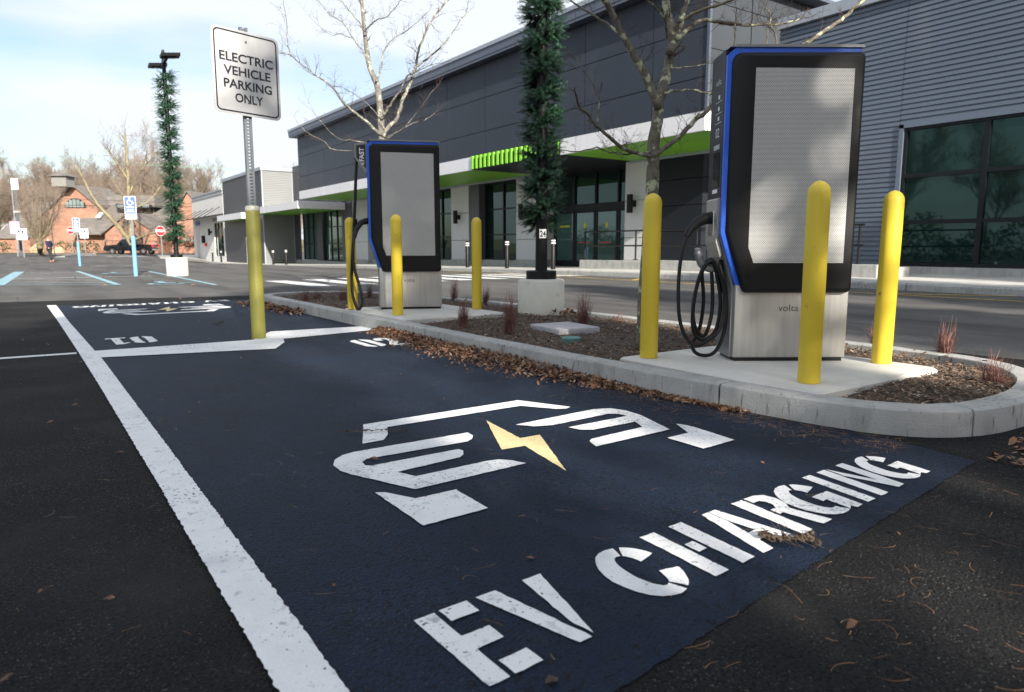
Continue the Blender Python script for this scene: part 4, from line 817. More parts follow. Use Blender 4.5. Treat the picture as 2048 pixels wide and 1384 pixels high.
part('fascia_panel', fascia, lowc, (14.0, XF, 42.9, 42.98, 3.15, 3.6)); part('canopy_top', fascia, lowc, (14.1, XF, 43.0, 53.6, 3.555, 3.60)); part('soffit_panel', limegreen, lowc, (14.1, XF-.02, 43.0, 53.6, 3.17, 3.21))
# ------------------------------------------------------------------ blue grey corrugated building at the right
XR = 18.6; ZR = 7.03; YR = 13.13
rb = thing('corrugated_building', 'blue grey corrugated building with large dark window wall on the right', 'building', (XR, 4, 0))
wy1, wy0, wz0, wz1 = 9.35, -6.5, .37, 3.775
corrugated(wy1+.14, YR, .36, ZR, XR, m=siding, par=rb); corrugated(2.2, wy1+.13, wz1+.12, ZR, XR+.002, m=siding, par=rb); corrugated(-14, 2.19, wz1+.12, ZR, XR-.004, m=siding, par=rb); corrugated(-14, wy0-.1, .36, wz1+.12, XR, m=siding, par=rb)
part('wall', sidingdk, rb, (XR+.3, XR+.5, -14, YR, 0, ZR), (XR+.3, 40, -14, -13.8, 0, ZR)); part('plinth', concrete, rb, (XR-.05, XR+.3, -14, YR, .0, .33))
part('roof_coping', trimgrey, rb, (XR-.12, XR+.5, -14, YR+.02, ZR+.01, ZR+.30)); part('window_trim', siding, rb, (XR-.03, XR+.02, wy1+.02, wy1+.13, .36, wz1+.11), (XR-.03, XR+.02, wy0, wy1+.13, wz1+.02, wz1+.118))
n_ = [.118*k for k in range(1, 9)]
window(rb, XR+.02, wy0, wy1, wz0, wz1, [1-f for f in n_][::-1], (.315, .655), fw=.12)
# ------------------------------------------------------------------ far shops
XO = 14.8; YN = 53.3
ls = thing('grey_shop', 'small grey corrugated shop with white door canopy beyond the store', 'building', (XO, 58, -.4))
fb = gz(15, 58)+.14
corrugated(YN, 65.4, 2.95, 6.35, XO, m=sidingdk, par=ls); corrugated(YN, 55.0, fb, 2.95, XO, m=sidingdk, par=ls); corrugated(58.6, 65.4, fb, 2.95, XO, m=sidingdk, par=ls)
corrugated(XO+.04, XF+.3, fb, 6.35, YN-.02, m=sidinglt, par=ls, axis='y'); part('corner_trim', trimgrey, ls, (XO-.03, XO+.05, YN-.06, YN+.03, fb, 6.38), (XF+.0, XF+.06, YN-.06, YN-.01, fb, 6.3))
part('roof_coping', trimgrey, ls, (XO-.08, XO+.3, YN-.1, 65.45, 6.36, 6.6), (XO+.3, XF+.6, YN-.1, YN+.2, 6.36, 6.6)); part('wall', sidingdk, ls, (XO+.9, XO+1.1, YN+.3, 65.4, -.6, 6.3))
cn = part('door_canopy', fascia, ls, (XO-1.0, XO-.02, 55.5, 58.9, 2.95, 3.4), (XO-1.0, XO-.02, 58.92, 63.5, 2.95, 3.4)); part('soffit_panel', limegreen, cn, (XO-.95, XO-.03, 55.55, 63.4, 2.93, 2.947))
part('reveal', sidinglt, ls, (XO+.02, XO+.88, 54.95, 55.08, fb, 2.95), (XO+.02, XO+.88, 58.5, 58.62, fb, 2.95))
window(ls, XO+.7, 55.1, 58.45, fb+.02, 2.7, (.33, .67), (.8,), glass2)
ws = thing('white_shop', 'white stucco shop with arch and dark metal awning at far left of the row', 'building', (XO, 70, -.5))
part('wall', shopwhite, ws, (XO+.3, XO+4, 65.5, 79, -.8, 5.7), (XO, XO+.3, 65.5, 79, 3.0, 5.7), (XO, XO+.3, 78.2, 79, -.8, 3.0), (XO, XO+.3, 70.5, 75.2, -.8, 3.0), (XO, XO+.3, 69.6, 70.49, -.8, 3.0), (XO, XO+.3, 65.5, 65.9, -.8, 3.0), (XO, XO+.3, 65.9, 69.6, -.8, .0))
b = MB(); pts = [(XO-.002, 75.2, -.8), (XO-.002, 75.2, 3.0), (XO-.002, 78.2, 3.0), (XO-.002, 78.2, -.8)]
arch = [(XO-.002, 77.9, -.8)] + [(XO-.002, 76.7+1.2*math.cos(rad(a)), 1.5+1.3*math.sin(rad(a))) for a in range(0, 181, 15)] + [(XO-.002, 75.5, -.8)]
b.prism(pts[:2][::1] + [pts[2], pts[3]] + arch, (.3, 0, 0)); b.build('arch', shopwhite, ws, True, fixn=True)
window(ws, XO+.1, 65.9, 69.6, .0, 3.0, (.33, .67), (.6,), glass2)
part('roof_coping', trimgrey, ws, (XO-.1, XO+.3, 65.5, 79, 5.71, 5.85), (XO-.05, XO+.3, 65.5, 79, 5.4, 5.5))
aw = MB(); aw.prism([(XO-.01, 65.6, 3.75), (XO-.01, 65.6, 3.62), (XO-1.6, 65.6, 3.35), (XO-1.6, 65.6, 3.42)], (0, 13.2, 0)); aw = aw.build('awning', blackmet, ws, True, fixn=True)
for k in range(5):
    MB().tube([(XO-.05, 66.5+2.6*k, 4.35), (XO-1.45, 66.5+2.6*k, 3.46)], .03, 6).build('awning_rod', blackmet, ws, True)
part('shop_sign', mat('blue plaque', (.05, .15, .45), .5), ws, (XO-.05, XO-.003, 75.6, 77.6, 2.95, 3.3))
text_mb('hunt+fare', .62, signblk, 'shop_lettering', ws, (XO-.01, 69.9, 3.12), (0, -1, 0), (0, 0, 1), depth=.01, world=True)
part('wall_box', blackmet, ws, (XO-.25, XO-.003, 73.6, 74.1, 1.2, 1.9)); part('fire_hose_box', signred, ws, (XO-.2, XO-.003, 72.8, 73.1, .9, 1.2))
# ------------------------------------------------------------------ black safety bollards on the sidewalk
bb = None
for px, py, lb in ((547, 528, 'left of two black banded bollards before the grey shop'), (573, 529, 'right of two black banded bollards before the grey shop'), (935, 540, 'black banded bollard nearest the far charger'), (1014, 542, 'black banded bollard before the tall dark window'), (1106, 545, 'black banded bollard behind the lamp post'), (426, 524, 'left black bollard before the white shop window'), (443, 524, 'right black bollard before the white shop window')):
    x = 14.05; p = onx(px, py, x); z = gz(x, p.y)+.14
    if bb is None:
        bb = thing('safety_bollard', lb, 'bollard', (x, p.y, z), 0, 'black banded bollards along the sidewalk')
        MB().lathe([(.075, 0), (.075, .97), (.05, 1.0), (.005, 1.01)], n=14).build('bollard_post', blackmet, bb, smooth=True)
        for zb in (.82, .90): MB().lathe([(.077, zb), (.077, zb+.035)], n=14, cap=False).build('reflective_band', whitepl, bb)
    else: o = copy_tree(bb); o.location = (x, p.y, z); o['label'] = lb
# ------------------------------------------------------------------ signs in the far lot
def plate(par, name, c, w, h, m, r=.03, u=None, nrm_=None, off=0.0, poly=None, th=.006):
    u = u or RGT; n = nrm_ or Vector((-FWD.x, -FWD.y, 0)).normalized()
    pts = poly or rrect(-w/2, w/2, -h/2, h/2, r, 3)
    return MB().prism([Vector(c) + u*x + n*off + Vector((0, 0, z)) for x, z in pts], n*-th).build(name, m, par, fixn=True)
FN = Vector((-FWD.x, -FWD.y, 0)).normalized()
def ada(px, py, lb):
    p = at(px, py); t = thing('accessible_parking_sign', lb, 'sign', p, 0, 'accessible parking signs')
    MB().lathe([(.055, 0), (.055, 1.12)], n=12).build('painted_sleeve', postblue, t, smooth=True); MB().box(-.025, .025, -.012, .012, 1.12, 2.2).build('post', galv, t)
    s = plate(t, 'sign_plate', FN*.03 + Vector((0, 0, 1.98)), .33, .50, signwhite); plate(t, 'sign_field', FN*.03 + Vector((0, 0, 1.98)), .30, .47, signblue, off=.004, th=.002)
    c = FN*.038 + Vector((0, 0, 2.09)); b = MB()
    ring = [Vector((0, 0, 0)) + RGT*(.075*math.cos(rad(a))) + Vector((0, 0, -.03+.075*math.sin(rad(a)))) + c for a in range(100, 400, 25)]; b.tube(ring, .012, 5); b.tube([c + Vector((0, 0, .08)), c, c + RGT*.07, c + RGT*.10 - Vector((0, 0, .07))], .013, 5); b.lathe([(.02, -.02), (.02, .02)], c + Vector((0, 0, .10)), 8); b.build('wheelchair_symbol', signwhite, t)
    for z, h in ((1.93, .035), (1.87, .02), (1.81, .05)): plate(t, 'sign_lettering', FN*.03 + Vector((0, 0, z)), .22, h*.6, signwhite, r=.003, off=.0065, th=.002)
    plate(t, 'lower_plate', FN*.03 + Vector((0, 0, 1.66)), .33, .13, signwhite)
ada(272, 552, 'near blue accessible parking sign with white lower plate'); ada(160, 532, 'farther blue accessible parking sign left of the stop sign')
def oct_(r): return [(r*math.cos(rad(22.5+45*k)), r*math.sin(rad(22.5+45*k))) for k in range(8)]
def stop(px, py, hz, lb):
    p = at(px, py); t = thing('stop_sign', lb, 'sign', p, 0, 'stop signs at the far junction'); MB().box(-.05, .05, -.03, .03, 0, hz).build('post', galv, t)
    plate(t, 'sign_rim', FN*.05 + Vector((0, 0, hz)), 1, 1, signwhite, poly=oct_(.44)); plate(t, 'sign_plate', FN*.05 + Vector((0, 0, hz)), 1, 1, signred, poly=oct_(.41), off=.006, th=.004)
    text_mb('STOP', .30, signwhite, 'sign_lettering', t, FN*.058 + Vector((0, 0, hz-.10)), RGT, (0, 0, 1), 'CENTER', offset=.008, depth=.006)
stop(146, 508, 2.75, 'left stop sign beside the accessible parking sign'); stop(325, 513, 2.2, 'right stop sign left of the garlanded pole base')
def keep(px, py, hz, w, lb, kind):
    p = at(px, py); t = thing('traffic_sign', lb, 'sign', p); MB().box(-.045, .045, -.03, .03, 0, hz+w*.5).build('post', galv, t)
    plate(t, 'sign_plate', FN*.05 + Vector((0, 0, hz)), w, w*1.1, signwhite); c = FN*.062 + Vector((0, 0, hz)); b = MB()
    if kind == 'fork':
        b.tube([c + RGT*-.02*w - Vector((0, 0, .38*w)), c + RGT*.03*w, c + RGT*.12*w + Vector((0, 0, .3*w))], .045*w, 5); b.tube([c + RGT*.12*w + Vector((0, 0, .2*w)), c + RGT*.13*w + Vector((0, 0, .42*w))], [.16*w, .01], 5); b.tube([c + RGT*-.2*w + Vector((0, 0, .12*w)), c + RGT*-.25*w + Vector((0, 0, .36*w))], [.03, .14*w], 5)
        b.build('sign_arrow', signblk, t)
    else:
        b.tube([c + RGT*(.36*w*math.cos(rad(a))) + Vector((0, 0, .36*w*math.sin(rad(a)))) for a in range(0, 361, 20)], .05*w, 5); b.tube([c + RGT*-.25*w + Vector((0, 0, .25*w)), c + RGT*.25*w - Vector((0, 0, .25*w))], .045*w, 5); b.build('prohibition_ring', signred, t)
        b = MB(); b.tube([c + RGT*.12*w - Vector((0, 0, .2*w)), c + RGT*.12*w + Vector((0, 0, .05*w)), c + RGT*-.18*w + Vector((0, 0, .08*w))], .04*w, 5); b.build('sign_arrow', signblk, t)
keep(49, 517, 2.0, .85, 'white lane fork sign in front of the pink sign', 'fork'); keep(172, 508, 2.4, 1.0, 'white lane fork sign right of the left stop sign', 'fork'); keep(118, 503, 3.1, 1.15, 'no turn sign with red ring behind the walker', 'no')
p = at(43, 512); t = thing('banner_pole', 'tall dark banner post with white top beside the pink sign', 'post', p)
MB().box(-.13, .13, -.1, .1, 0, 6.0).build('post', mat('dark slate post', (.035, .045, .055), .5), t); MB().box(-.26, .26, -.12, .12, 6.0, 7.0).build('top_box', signwhite, t); MB().box(-.25, .25, -.11, .11, 3.95, 4.1).build('band', whitepl, t); MB().box(-.30, -.20, -.05, .05, 0, 6.0).build('side_pole', galv, t)
p = at(36, 513); t = thing('pink_sign', 'faded pink sign left of the white lane fork sign', 'sign', p); MB().box(-.05, .05, -.03, .03, 0, 2.6).build('post', galv, t); plate(t, 'sign_plate', FN*.05 + Vector((0, 0, 2.5)), .85, 1.05, signpink)
p = at(110, 511); b = MB(); b.tube([(0, 0, 0), (-.12, 0, 3.2)], .05, 6); o = b.build('marker_pole', galv); o.location = p; tag(o, 'plain pale pole just right of the walker', 'pole')
# far left traffic island
ip = [at(*q) for q in ((17, 503), (24, 521), (40, 523), (60, 523), (95, 520), (130, 515), (160, 511.5), (193, 510.5), (190, 508.5), (150, 507.5), (100, 505), (50, 503))]
b = MB(); n = len(ip); c = sum(ip, Vector())/n
b.v = [(p.x, p.y, p.z-.1) for p in ip] + [(p.x, p.y, p.z+.15) for p in ip] + [(p.x+(c.x-p.x)*.06, p.y+(c.y-p.y)*.06, p.z+.15) for p in ip]
b.f = [(i, (i+1) % n, (i+1) % n+n, i+n) for i in range(n)] + [(i+n, (i+1) % n+n, (i+1) % n+2*n, i+2*n) for i in range(n)]
tag(b.build('traffic_island', concrete, fixn=True), 'kerb of the far traffic island with signs', kind='structure')
b = MB(); b.v = [(p.x+(c.x-p.x)*.05, p.y+(c.y-p.y)*.05, p.z+.13) for p in ip]; b.f = [tuple(range(n))]; tag(b.build('island_soil', soilm, fixn=True), 'brown mulch of the far traffic island', kind='structure')
ip2 = [at(*q) for q in ((313, 512.5), (320, 517), (345, 519), (420, 524), (400, 513), (340, 510.5))]; b = MB(); n = len(ip2); b.prism([(p.x, p.y, p.z-.05) for p in ip2], (0, 0, .2)); tag(b.build('kerb_island', concrete, fixn=True), 'pale kerb island at the foot of the right stop sign', kind='structure')
def rock(px, py, w, h, lb):
    p = at(px, py); bm = bmesh.new(); bmesh.ops.create_icosphere(bm, subdivisions=3, radius=1)
    for v in bm.verts:
        q = v.co; f = 1 + .14*math.sin(q.x*4+w*9) + .12*math.sin(q.y*5+h*7) + .08*math.sin(q.z*6+px); v.co = Vector((q.x*w*f, q.y*w*.8*f, max(-.3, q.z)*h*f))
    me = bpy.data.meshes.new('boulder'); bm.to_mesh(me); bm.free(); me.materials.append(stonem); o = bpy.data.objects.new('boulder', me); reg(o, None, False); o.location = (p.x, p.y, p.z+.2); tag(o, lb, 'boulder', 'boulders on the far traffic island')
rock(75, 506, .85, 1.0, 'large tan boulder left of the walker'); rock(117, 507, .8, .6, 'low tan boulder right of the walker'); rock(57, 505, .7, .8, 'pale boulder behind the banner post')
# ------------------------------------------------------------------ walker
def skin_mesh(name, m, verts, edges, radii, parent, root=0):
    me = bpy.data.meshes.new(name); me.from_pydata(verts, edges, []); me.materials.append(m); o = bpy.data.objects.new(name, me); reg(o, parent, False); CH.setdefault(parent, []).append(o)
    md = o.modifiers.new('skin', 'SKIN'); me.skin_vertices[0].data[root].use_root = True
    for i, r in enumerate(radii): me.skin_vertices[0].data[i].radius = (r, r) if not isinstance(r, tuple) else r
    s = o.modifiers.new('sub', 'SUBSURF'); s.levels = s.render_levels = 2; md.use_smooth_shade = True; return o
pp = at(101, 524.5); wk = thing('person', 'person in navy jacket, dark trousers and brown shoes walking in the lot', 'person', pp, math.atan2(RGT.y, RGT.x))
# local x = to the picture right, y = away; striding to the left, legs apart
V = [(0,0,.95),(0,0,1.15),(-.01,0,1.36),(-.02,0,1.48),(-.03,0,1.55),(-.04,0,1.66), (-.07,.05,.90),(-.02,.06,.50),(.03,.06,.09),(-.10,.05,.04), (.07,-.05,.90),(.14,-.06,.52),(.28,-.06,.14),(.20,-.08,.05), (.05,.19,1.40),(.03,.26,1.14),(-.10,.24,.92), (-.03,-.19,1.40),(.05,-.25,1.14),(.14,-.24,.93)]
Ed = [(0,1),(1,2),(2,3),(3,4),(4,5),(0,6),(6,7),(7,8),(8,9),(0,10),(10,11),(11,12),(12,13),(2,14),(14,15),(15,16),(2,17),(17,18),(18,19)]
skin_mesh('body', skinm, V, Ed, [.10,.10,.11,.055,.055,.095,.075,.055,.04,.035,.075,.055,.04,.035,.055,.04,.035,.055,.04,.035], wk)
skin_mesh('jacket', jacketm, [V[i] for i in (0,1,2,3,14,15,17,18)] + [(-.07,.245,.99), (.115,-.245,1.0)], [(0,1),(1,2),(2,3),(2,4),(4,5),(5,8),(2,6),(6,7),(7,9)], [(.17,.19),(.165,.19),(.15,.18),.075,.085,.07,.085,.07,.055,.055], wk)
skin_mesh('trousers', trouserm, [V[0], V[6], V[7], V[8], V[10], V[11], V[12]], [(0,1),(1,2),(2,3),(0,4),(4,5),(5,6)], [.14,.10,.078,.06,.10,.078,.06], wk)
skin_mesh('shoe', shoem, [(.05,.06,.06), (-.04,.055,.04), (-.13,.05,.035)], [(0,1),(1,2)], [.055,.05,.04], wk); skin_mesh('shoe', shoem, [(.31,-.06,.10), (.24,-.07,.06), (.17,-.085,.03)], [(0,1),(1,2)], [.055,.05,.04], wk)
skin_mesh('hair', mat('sparse grey hair', (.30,.24,.20), .8), [(-.01,0,1.66), (.03,0,1.69)], [(0,1)], [.085,.06], wk)
# ------------------------------------------------------------------ pickup truck
tp = at(265, 509); tk = thing('pickup_truck', 'black pickup truck parked before the brick building', 'truck', tp, math.atan2(RGT.y, RGT.x))
def side_prism(pts, y0, y1): return MB().prism([(x, y0, z) for x, z in pts], (0, y1-y0, 0))
body = [(-2.85,.45),(-2.9,.75),(-2.82,1.0),(-2.55,1.08),(-1.35,1.16),(-1.3,1.18),(2.85,1.18),(2.9,.75),(2.85,.5),(2.35,.5),(2.28,.72),(2.05,.88),(1.65,.88),(1.42,.72),(1.35,.45),(-1.35,.45),(-1.42,.72),(-1.65,.88),(-2.05,.88),(-2.28,.72),(-2.35,.45)]
side_prism(body, -.95, .95).build('body', carpaint, tk, fixn=True)
b = MB(); lo = [(-1.35,1.17),(-.75,1.82),(.55,1.86),(1.02,1.2)]; b.prism([(x, -.86 if z < 1.5 else -.72, z) for x, z in lo], (0, 0, 0)) if False else None
n = 4; b.v = [(x, -.90 if z < 1.5 else -.72, z) for x, z in lo] + [(x, .90 if z < 1.5 else .72, z) for x, z in lo]; b.f = [(0,1,2,3),(7,6,5,4)] + [(i, i+4, (i+1) % 4+4, (i+1) % 4) for i in range(4)]; b.build('cab', carpaint, tk, fixn=True)
for q in ([(-1.1,1.24),(-.72,1.72),(-.25,1.76),(-.25,1.22)], [(-.15,1.22),(-.15,1.76),(.45,1.76),(.80,1.24)]):
    MB().add([(x, -.905+.34*(max(0, z-1.2))-.006, z) for x, z in q], [(0,1,2,3)]).build('side_window', glass, tk)
MB().add([(-1.33,-.75,1.24),(-1.33,.75,1.24),(-.80,.62,1.79),(-.80,-.62,1.79)], [(0,1,2,3)]).build('windscreen', glass, tk)
for x in (-1.85, 1.85):
    for y in (-.9, .9):
        w = MB(); w.lathe([(.22,-.12),(.36,-.12),(.39,-.08),(.39,.08),(.36,.12),(.22,.12)], n=20); w.v = [(x+a, y+c_, .39+b_) for a, b_, c_ in w.v]; wh = w.build('wheel', tyre, tk, fixn=True)
        w = MB(); w.lathe([(.05,.125),(.20,.122),(.225,.09),(.225,-.09),(.20,-.122)], n=14); w.v = [(x+a, y+c_, .39+b_) for a, b_, c_ in w.v]; w.build('rim', chrome, wh, fixn=True)
for y in (-.72, .72): MB().cbox(-2.93, -2.70, y-.2, y+.24 if y < 0 else y+.2, .82, 1.0, .02).build('headlight', lampclear, tk); MB().cbox(2.80, 2.93, y-.235, y+.235, .85, 1.15, .02).build('tail_light', lampred, tk)
MB().cbox(-3.02, -2.84, -.95, .95, .45, .65, .03).build('bumper', chrome, tk); MB().cbox(2.86, 3.05, -.95, .95, .5, .66, .03).build('bumper', chrome, tk); MB().box(-.95, -.75, -1.14, -.96, 1.2, 1.38).build('mirror', carpaint, tk)
# ------------------------------------------------------------------ brick building beyond the road
bo = at(0, 506.5); bd = 92.0
bo = EYE + FWD*0; base = dep(200, 505, bd); B0 = Vector((base.x, base.y, 0)); U = RGT; W = Vector((FWD.x, FWD.y, 0)).normalized()
k = bd/FPX*1.0
def X_(px): return (px-200)*k
def Z_(py): return max(-.4, (500-py)*k)
hb = thing('brick_building', 'orange brick building with steep grey shingle roofs and gables', 'building', B0)
def bp(name, m, poly, y0, y1, par=hb): return MB().prism([U*X_(x) + W*y0 + Vector((0, 0, Z_(z))) for x, z in poly], W*(y1-y0)).build(name, m, par, fixn=True)
def slope(name, m, poly, ys_, par=hb): # sloping roof plane, each point with its own depth
    return MB().prism([U*X_(x) + W*y + Vector((0, 0, Z_(z))) for (x, z), y in zip(poly, ys_)], Vector((0, 0, .2))).build(name, m, par, fixn=True)
bp('wall', brick, [(98,506),(98,462),(395,462),(395,506)], 6, 12)
slope('roof', shingle, [(-60,470),(12,470),(12,390),(-60,390)], (4.6,4.6,13,13))
slope('roof', shingle, [(96,462),(220,462),(230,378),(96,378)], (4.5,4.5,13,13)); slope('roof', shingle, [(200,462),(405,462),(400,382),(210,380)], (4.7,4.7,13,13))
bp('wall', brick, [(-60,506),(-60,468),(10,468),(10,506)], 5, 6)
gb = bp('gable', brick, [(10,506),(10,424),(50,392),(84,358),(132,400),(132,506)], 7.9, 14)
def ridge(x0, z0, xp, zp, x1, z1, ya, yb, par=hb):
    for a, b_ in (((x0, z0), (xp, zp)), ((xp, zp), (x1, z1))): MB().prism([U*X_(a[0]) + W*ya + Vector((0, 0, Z_(a[1]))), U*X_(b_[0]) + W*ya + Vector((0, 0, Z_(b_[1]))), U*X_(b_[0]) + W*yb + Vector((0, 0, Z_(b_[1]))), U*X_(a[0]) + W*yb + Vector((0, 0, Z_(a[1])))], Vector((0, 0, .22))).build('gable_roof', shingle, par, fixn=True)
ridge(2, 430, 84, 356, 137, 402, 7.5, 17)
for par, (cx, zt, w, zb) in ((gb, (86, 384, 23, 404)),):
    fr = [(cx-w, zb)] + [(cx+w*math.cos(rad(180-a)), zb-(zb-zt)*math.sin(rad(a))) for a in range(0, 181, 15)]
    f = bp('arched_window', framem, fr, 7.78, 7.88, par)
    for i in range(5):
        x0 = cx-w+3+i*(2*w-6)/5; x1 = x0+(2*w-6)/5-1.5; xm = (x0+x1)/2-cx; h = (zb-zt-2)*math.sqrt(max(.05, 1-(abs(xm)/w)**2)); bp('window_pane', mat('pale reflecting glass', (.18,.23,.23), .1, var=.3, scale=1), [(x0, zb-1), (x1, zb-1), (x1, zb-h), (x0, zb-h)], 7.68, 7.77, f)
for gx0, gpk, gx1, zt, ze, dd in ((200, 252, 312, 424, 462, 1.0), (318, 362, 410, 378, 440, 3.0)):
    g = bp('gable', brick, [(gx0+4,506),(gx0+4,ze),(gpk,zt),(gx1-4,ze),(gx1-4,506)], dd, dd+6)
    ridge(gx0-4, ze+3, gpk, zt-2, gx1+4, ze+3, dd-.3, dd+9)
    f = bp('window_frame', framem, [(gpk-12,488),(gpk-12,466),(gpk+28,466),(gpk+28,488)], dd-.12, dd-.02, g)
    for i in range(3): bp('window_pane', mat('pale reflecting glass', (.18,.23,.23), .1), [(gpk-11+13*i,476),(gpk-11+13*i,468),(gpk-1+13*i,468),(gpk-1+13*i,476)], dd-.2, dd-.13, f)
f = bp('arched_window', framem, [(240,448)] + [(254+14*math.cos(rad(180-a)), 446-16*math.sin(rad(a))) for a in range(0, 181, 30)] + [(268,448)], .85, .95)
f = bp('window_frame', framem, [(160,488),(160,465),(198,465),(198,488)], 5.8, 5.95)
for i in range(3): bp('window_pane', mat('pale reflecting glass', (.18,.23,.23), .1), [(161+12.5*i,476),(161+12.5*i,467),(171+12.5*i,467),(171+12.5*i,476)], 5.7, 5.79, f)
for x in (133, 193, 295): slope('skylight', mat('pale skylight', (.45,.62,.58), .2), [(x,426),(x+10,426),(x+10,416),(x,416)], (7.2,7.2,8.2,8.2))
d = bp('dormer', shingle, [(170,400),(170,376),(255,378),(255,402)], 8, 12); f = bp('dormer_window', framem, [(175,404),(175,396),(250,398),(250,405)], 7.6, 7.95)
for i in range(4): bp('window_pane', mat('pale reflecting glass', (.18,.23,.23), .1), [(178+18*i,403),(178+18*i,398),(192+18*i,398),(192+18*i,403)], 7.5, 7.59, f)
cu = bp('cupola', mat('weathered grey wood', (.20,.20,.19), .9, var=.2), [(62,362),(62,340),(92,340),(92,362)], 5.5, 7.5); 
b = MB(); c = U*X_(77) + W*6.5; rr = 1.4; z0 = Z_(341); b.add([c + U*-rr + W*-rr + Vector((0,0,z0)), c + U*rr + W*-rr + Vector((0,0,z0)), c + U*rr + W*rr + Vector((0,0,z0)), c + U*-rr + W*rr + Vector((0,0,z0)), c + Vector((0,0,Z_(330)))], [(0,1,4),(1,2,4),(2,3,4),(3,0,4),(3,2,1,0)]); b.build('cupola_roof', shingle, hb)
# hedges
def hedge_row(x0, x1, py, h, d0, m, lb, n=9):
    b = MB(); p0 = dep(x0, py, bd+d0); p1 = dep(x1, py, bd+d0)
    cnt = int(60*(p1-p0).length*h)
    for i in range(min(2600, cnt)):
        f = R.random(); q = p0 + (p1-p0)*f + W*R.uniform(-.6, .6); a = math.sin(f*19+x0)*.12; z = R.random()**.7*h*(1+a); s = R.uniform(.08, .18); o = Vector((R.gauss(0,1), R.gauss(0,1), R.gauss(0,1))).normalized(); o2 = o.orthogonal().normalized(); c = Vector((q.x, q.y, max(.03, z))); b.add([c-o*s, c+o2*s*.6, c+o*s, c-o2*s*.6], [(0,1,2,3)])
    o = b.build('hedge', m); tag(o, lb, 'hedge')
hedge_row(316, 398, 505, 2.3, -12, hedge, 'rust coloured hedge right of the pickup truck'); hedge_row(112, 200, 505, 1.5, 1, greenhedge, 'dark green hedge below the brick building windows'); hedge_row(0, 20, 505, 1.4, 1, greenhedge, 'short green hedge at the left edge of the photo')
tag(grid_sheet('verge', rng(-220, 120, 20), [104, 115, 135, 180, 260, 420], turf, .03, lambda x, y: 0.02 + max(0, y-130)*.02), 'dull winter grass rising behind the brick building', kind='structure')
# power lines
for pts, m, r_, lb in (([(-60, 395), (0, 402), (130, 410), (330, 413), (460, 414)], wiremat, .035, 'thick black power line crossing before the brick roofs'), ([(-60, 388), (0, 391), (150, 398), (330, 405), (470, 409)], wiremat, .018, 'thin black wire above the thick power line'), ([(-60, 312), (0, 314), (190, 320), (360, 332), (520, 338)], wiregreen, .02, 'upper pale green wire before the woods'), ([(-60, 318), (0, 320), (190, 326), (360, 334), (520, 341)], wiregreen, .02, 'lower pale green wire before the woods')):
    b = MB(); b.tube(catmull([dep(x, y, 84) for x, y in pts], 6), r_, 5); o = b.build('power_line', m); tag(o, lb, 'wire', 'overhead wires at the far road')
# ------------------------------------------------------------------ trees behind and beside
def bare_mesh(seed, h, spread, dens, up=.5, forks=3):
    rr = random.Random(seed); tb = MB(); tw = MB()
    def grow(p, d, l, r, lev):
        k = 4; pts = [p]; q = p.copy(); kids = []
        for i in range(k):
            d = (d + Vector((rr.gauss(0, .12), rr.gauss(0, .12), rr.gauss(.06, .08)))).normalized(); q = q + d*l/k; pts.append(q.copy()); kids.append((q.copy(), d.copy(), i))
        (tb if lev > 2 else tw).tube(pts, [max(.008, r*(1-.55*i/k)) for i in range(k+1)], 5 if lev > 2 else 3, False)
        if lev == 0: return
        for q, dd, i in kids:
            if lev == 5 and i < 1: continue
            for _ in range(dens if lev < 5 else forks):
                a = rr.uniform(0, 6.28); o = dd.orthogonal().normalized(); o2 = dd.cross(o); s = o*math.cos(a) + o2*math.sin(a)
                if rr.random() < .8: grow(q, (dd*.65 + s*spread + Vector((0, 0, up*.5))), l*rr.uniform(.42, .62), r*.5*(1-.08*i), lev-1)
    grow(Vector((0, 0, -.3)), Vector((0, 0, 1)), h*.5, h*.013, 5)
    return tb, tw
protos = []
for k, (seed, hh, sp_, de) in enumerate(((3, 19, .75, 2), (11, 21, .55, 2), (23, 17, .85, 2))):
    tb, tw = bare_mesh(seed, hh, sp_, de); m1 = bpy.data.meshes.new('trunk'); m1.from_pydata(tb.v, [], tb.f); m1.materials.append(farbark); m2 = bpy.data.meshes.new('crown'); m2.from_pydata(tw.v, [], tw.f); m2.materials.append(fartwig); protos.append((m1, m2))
    print('TREE', len(tb.f), len(tw.f), max(v[2] for v in tw.v))
spots = []
for i in range(44):
    px = -60 + i*16.0 + R.uniform(-6, 6); spots.append((px, R.uniform(118, 170), R.uniform(.75, 1.15)))
for i, (px, dd, s) in enumerate(spots):
    q = dep(px, 494, dd); q.z = max(0, q.y-130)*.02; t = bpy.data.objects.new('far_tree', None); COL.objects.link(t); t.location = q; f = s*R.uniform(.85, 1.2)*(dd/143.0)
    if px > 420: f *= .72
    t.scale = (f, f, f); t.rotation_euler = (0, 0, R.uniform(0, 6.28)); tag(t, 'bare brown woodland tree standing behind the brick building and shops', 'tree', 'bare trees of the far woodland')
    for mname, me in zip(('trunk', 'crown'), protos[i % 3]):
        o = bpy.data.objects.new(mname, me); COL.objects.link(o); o.parent = t
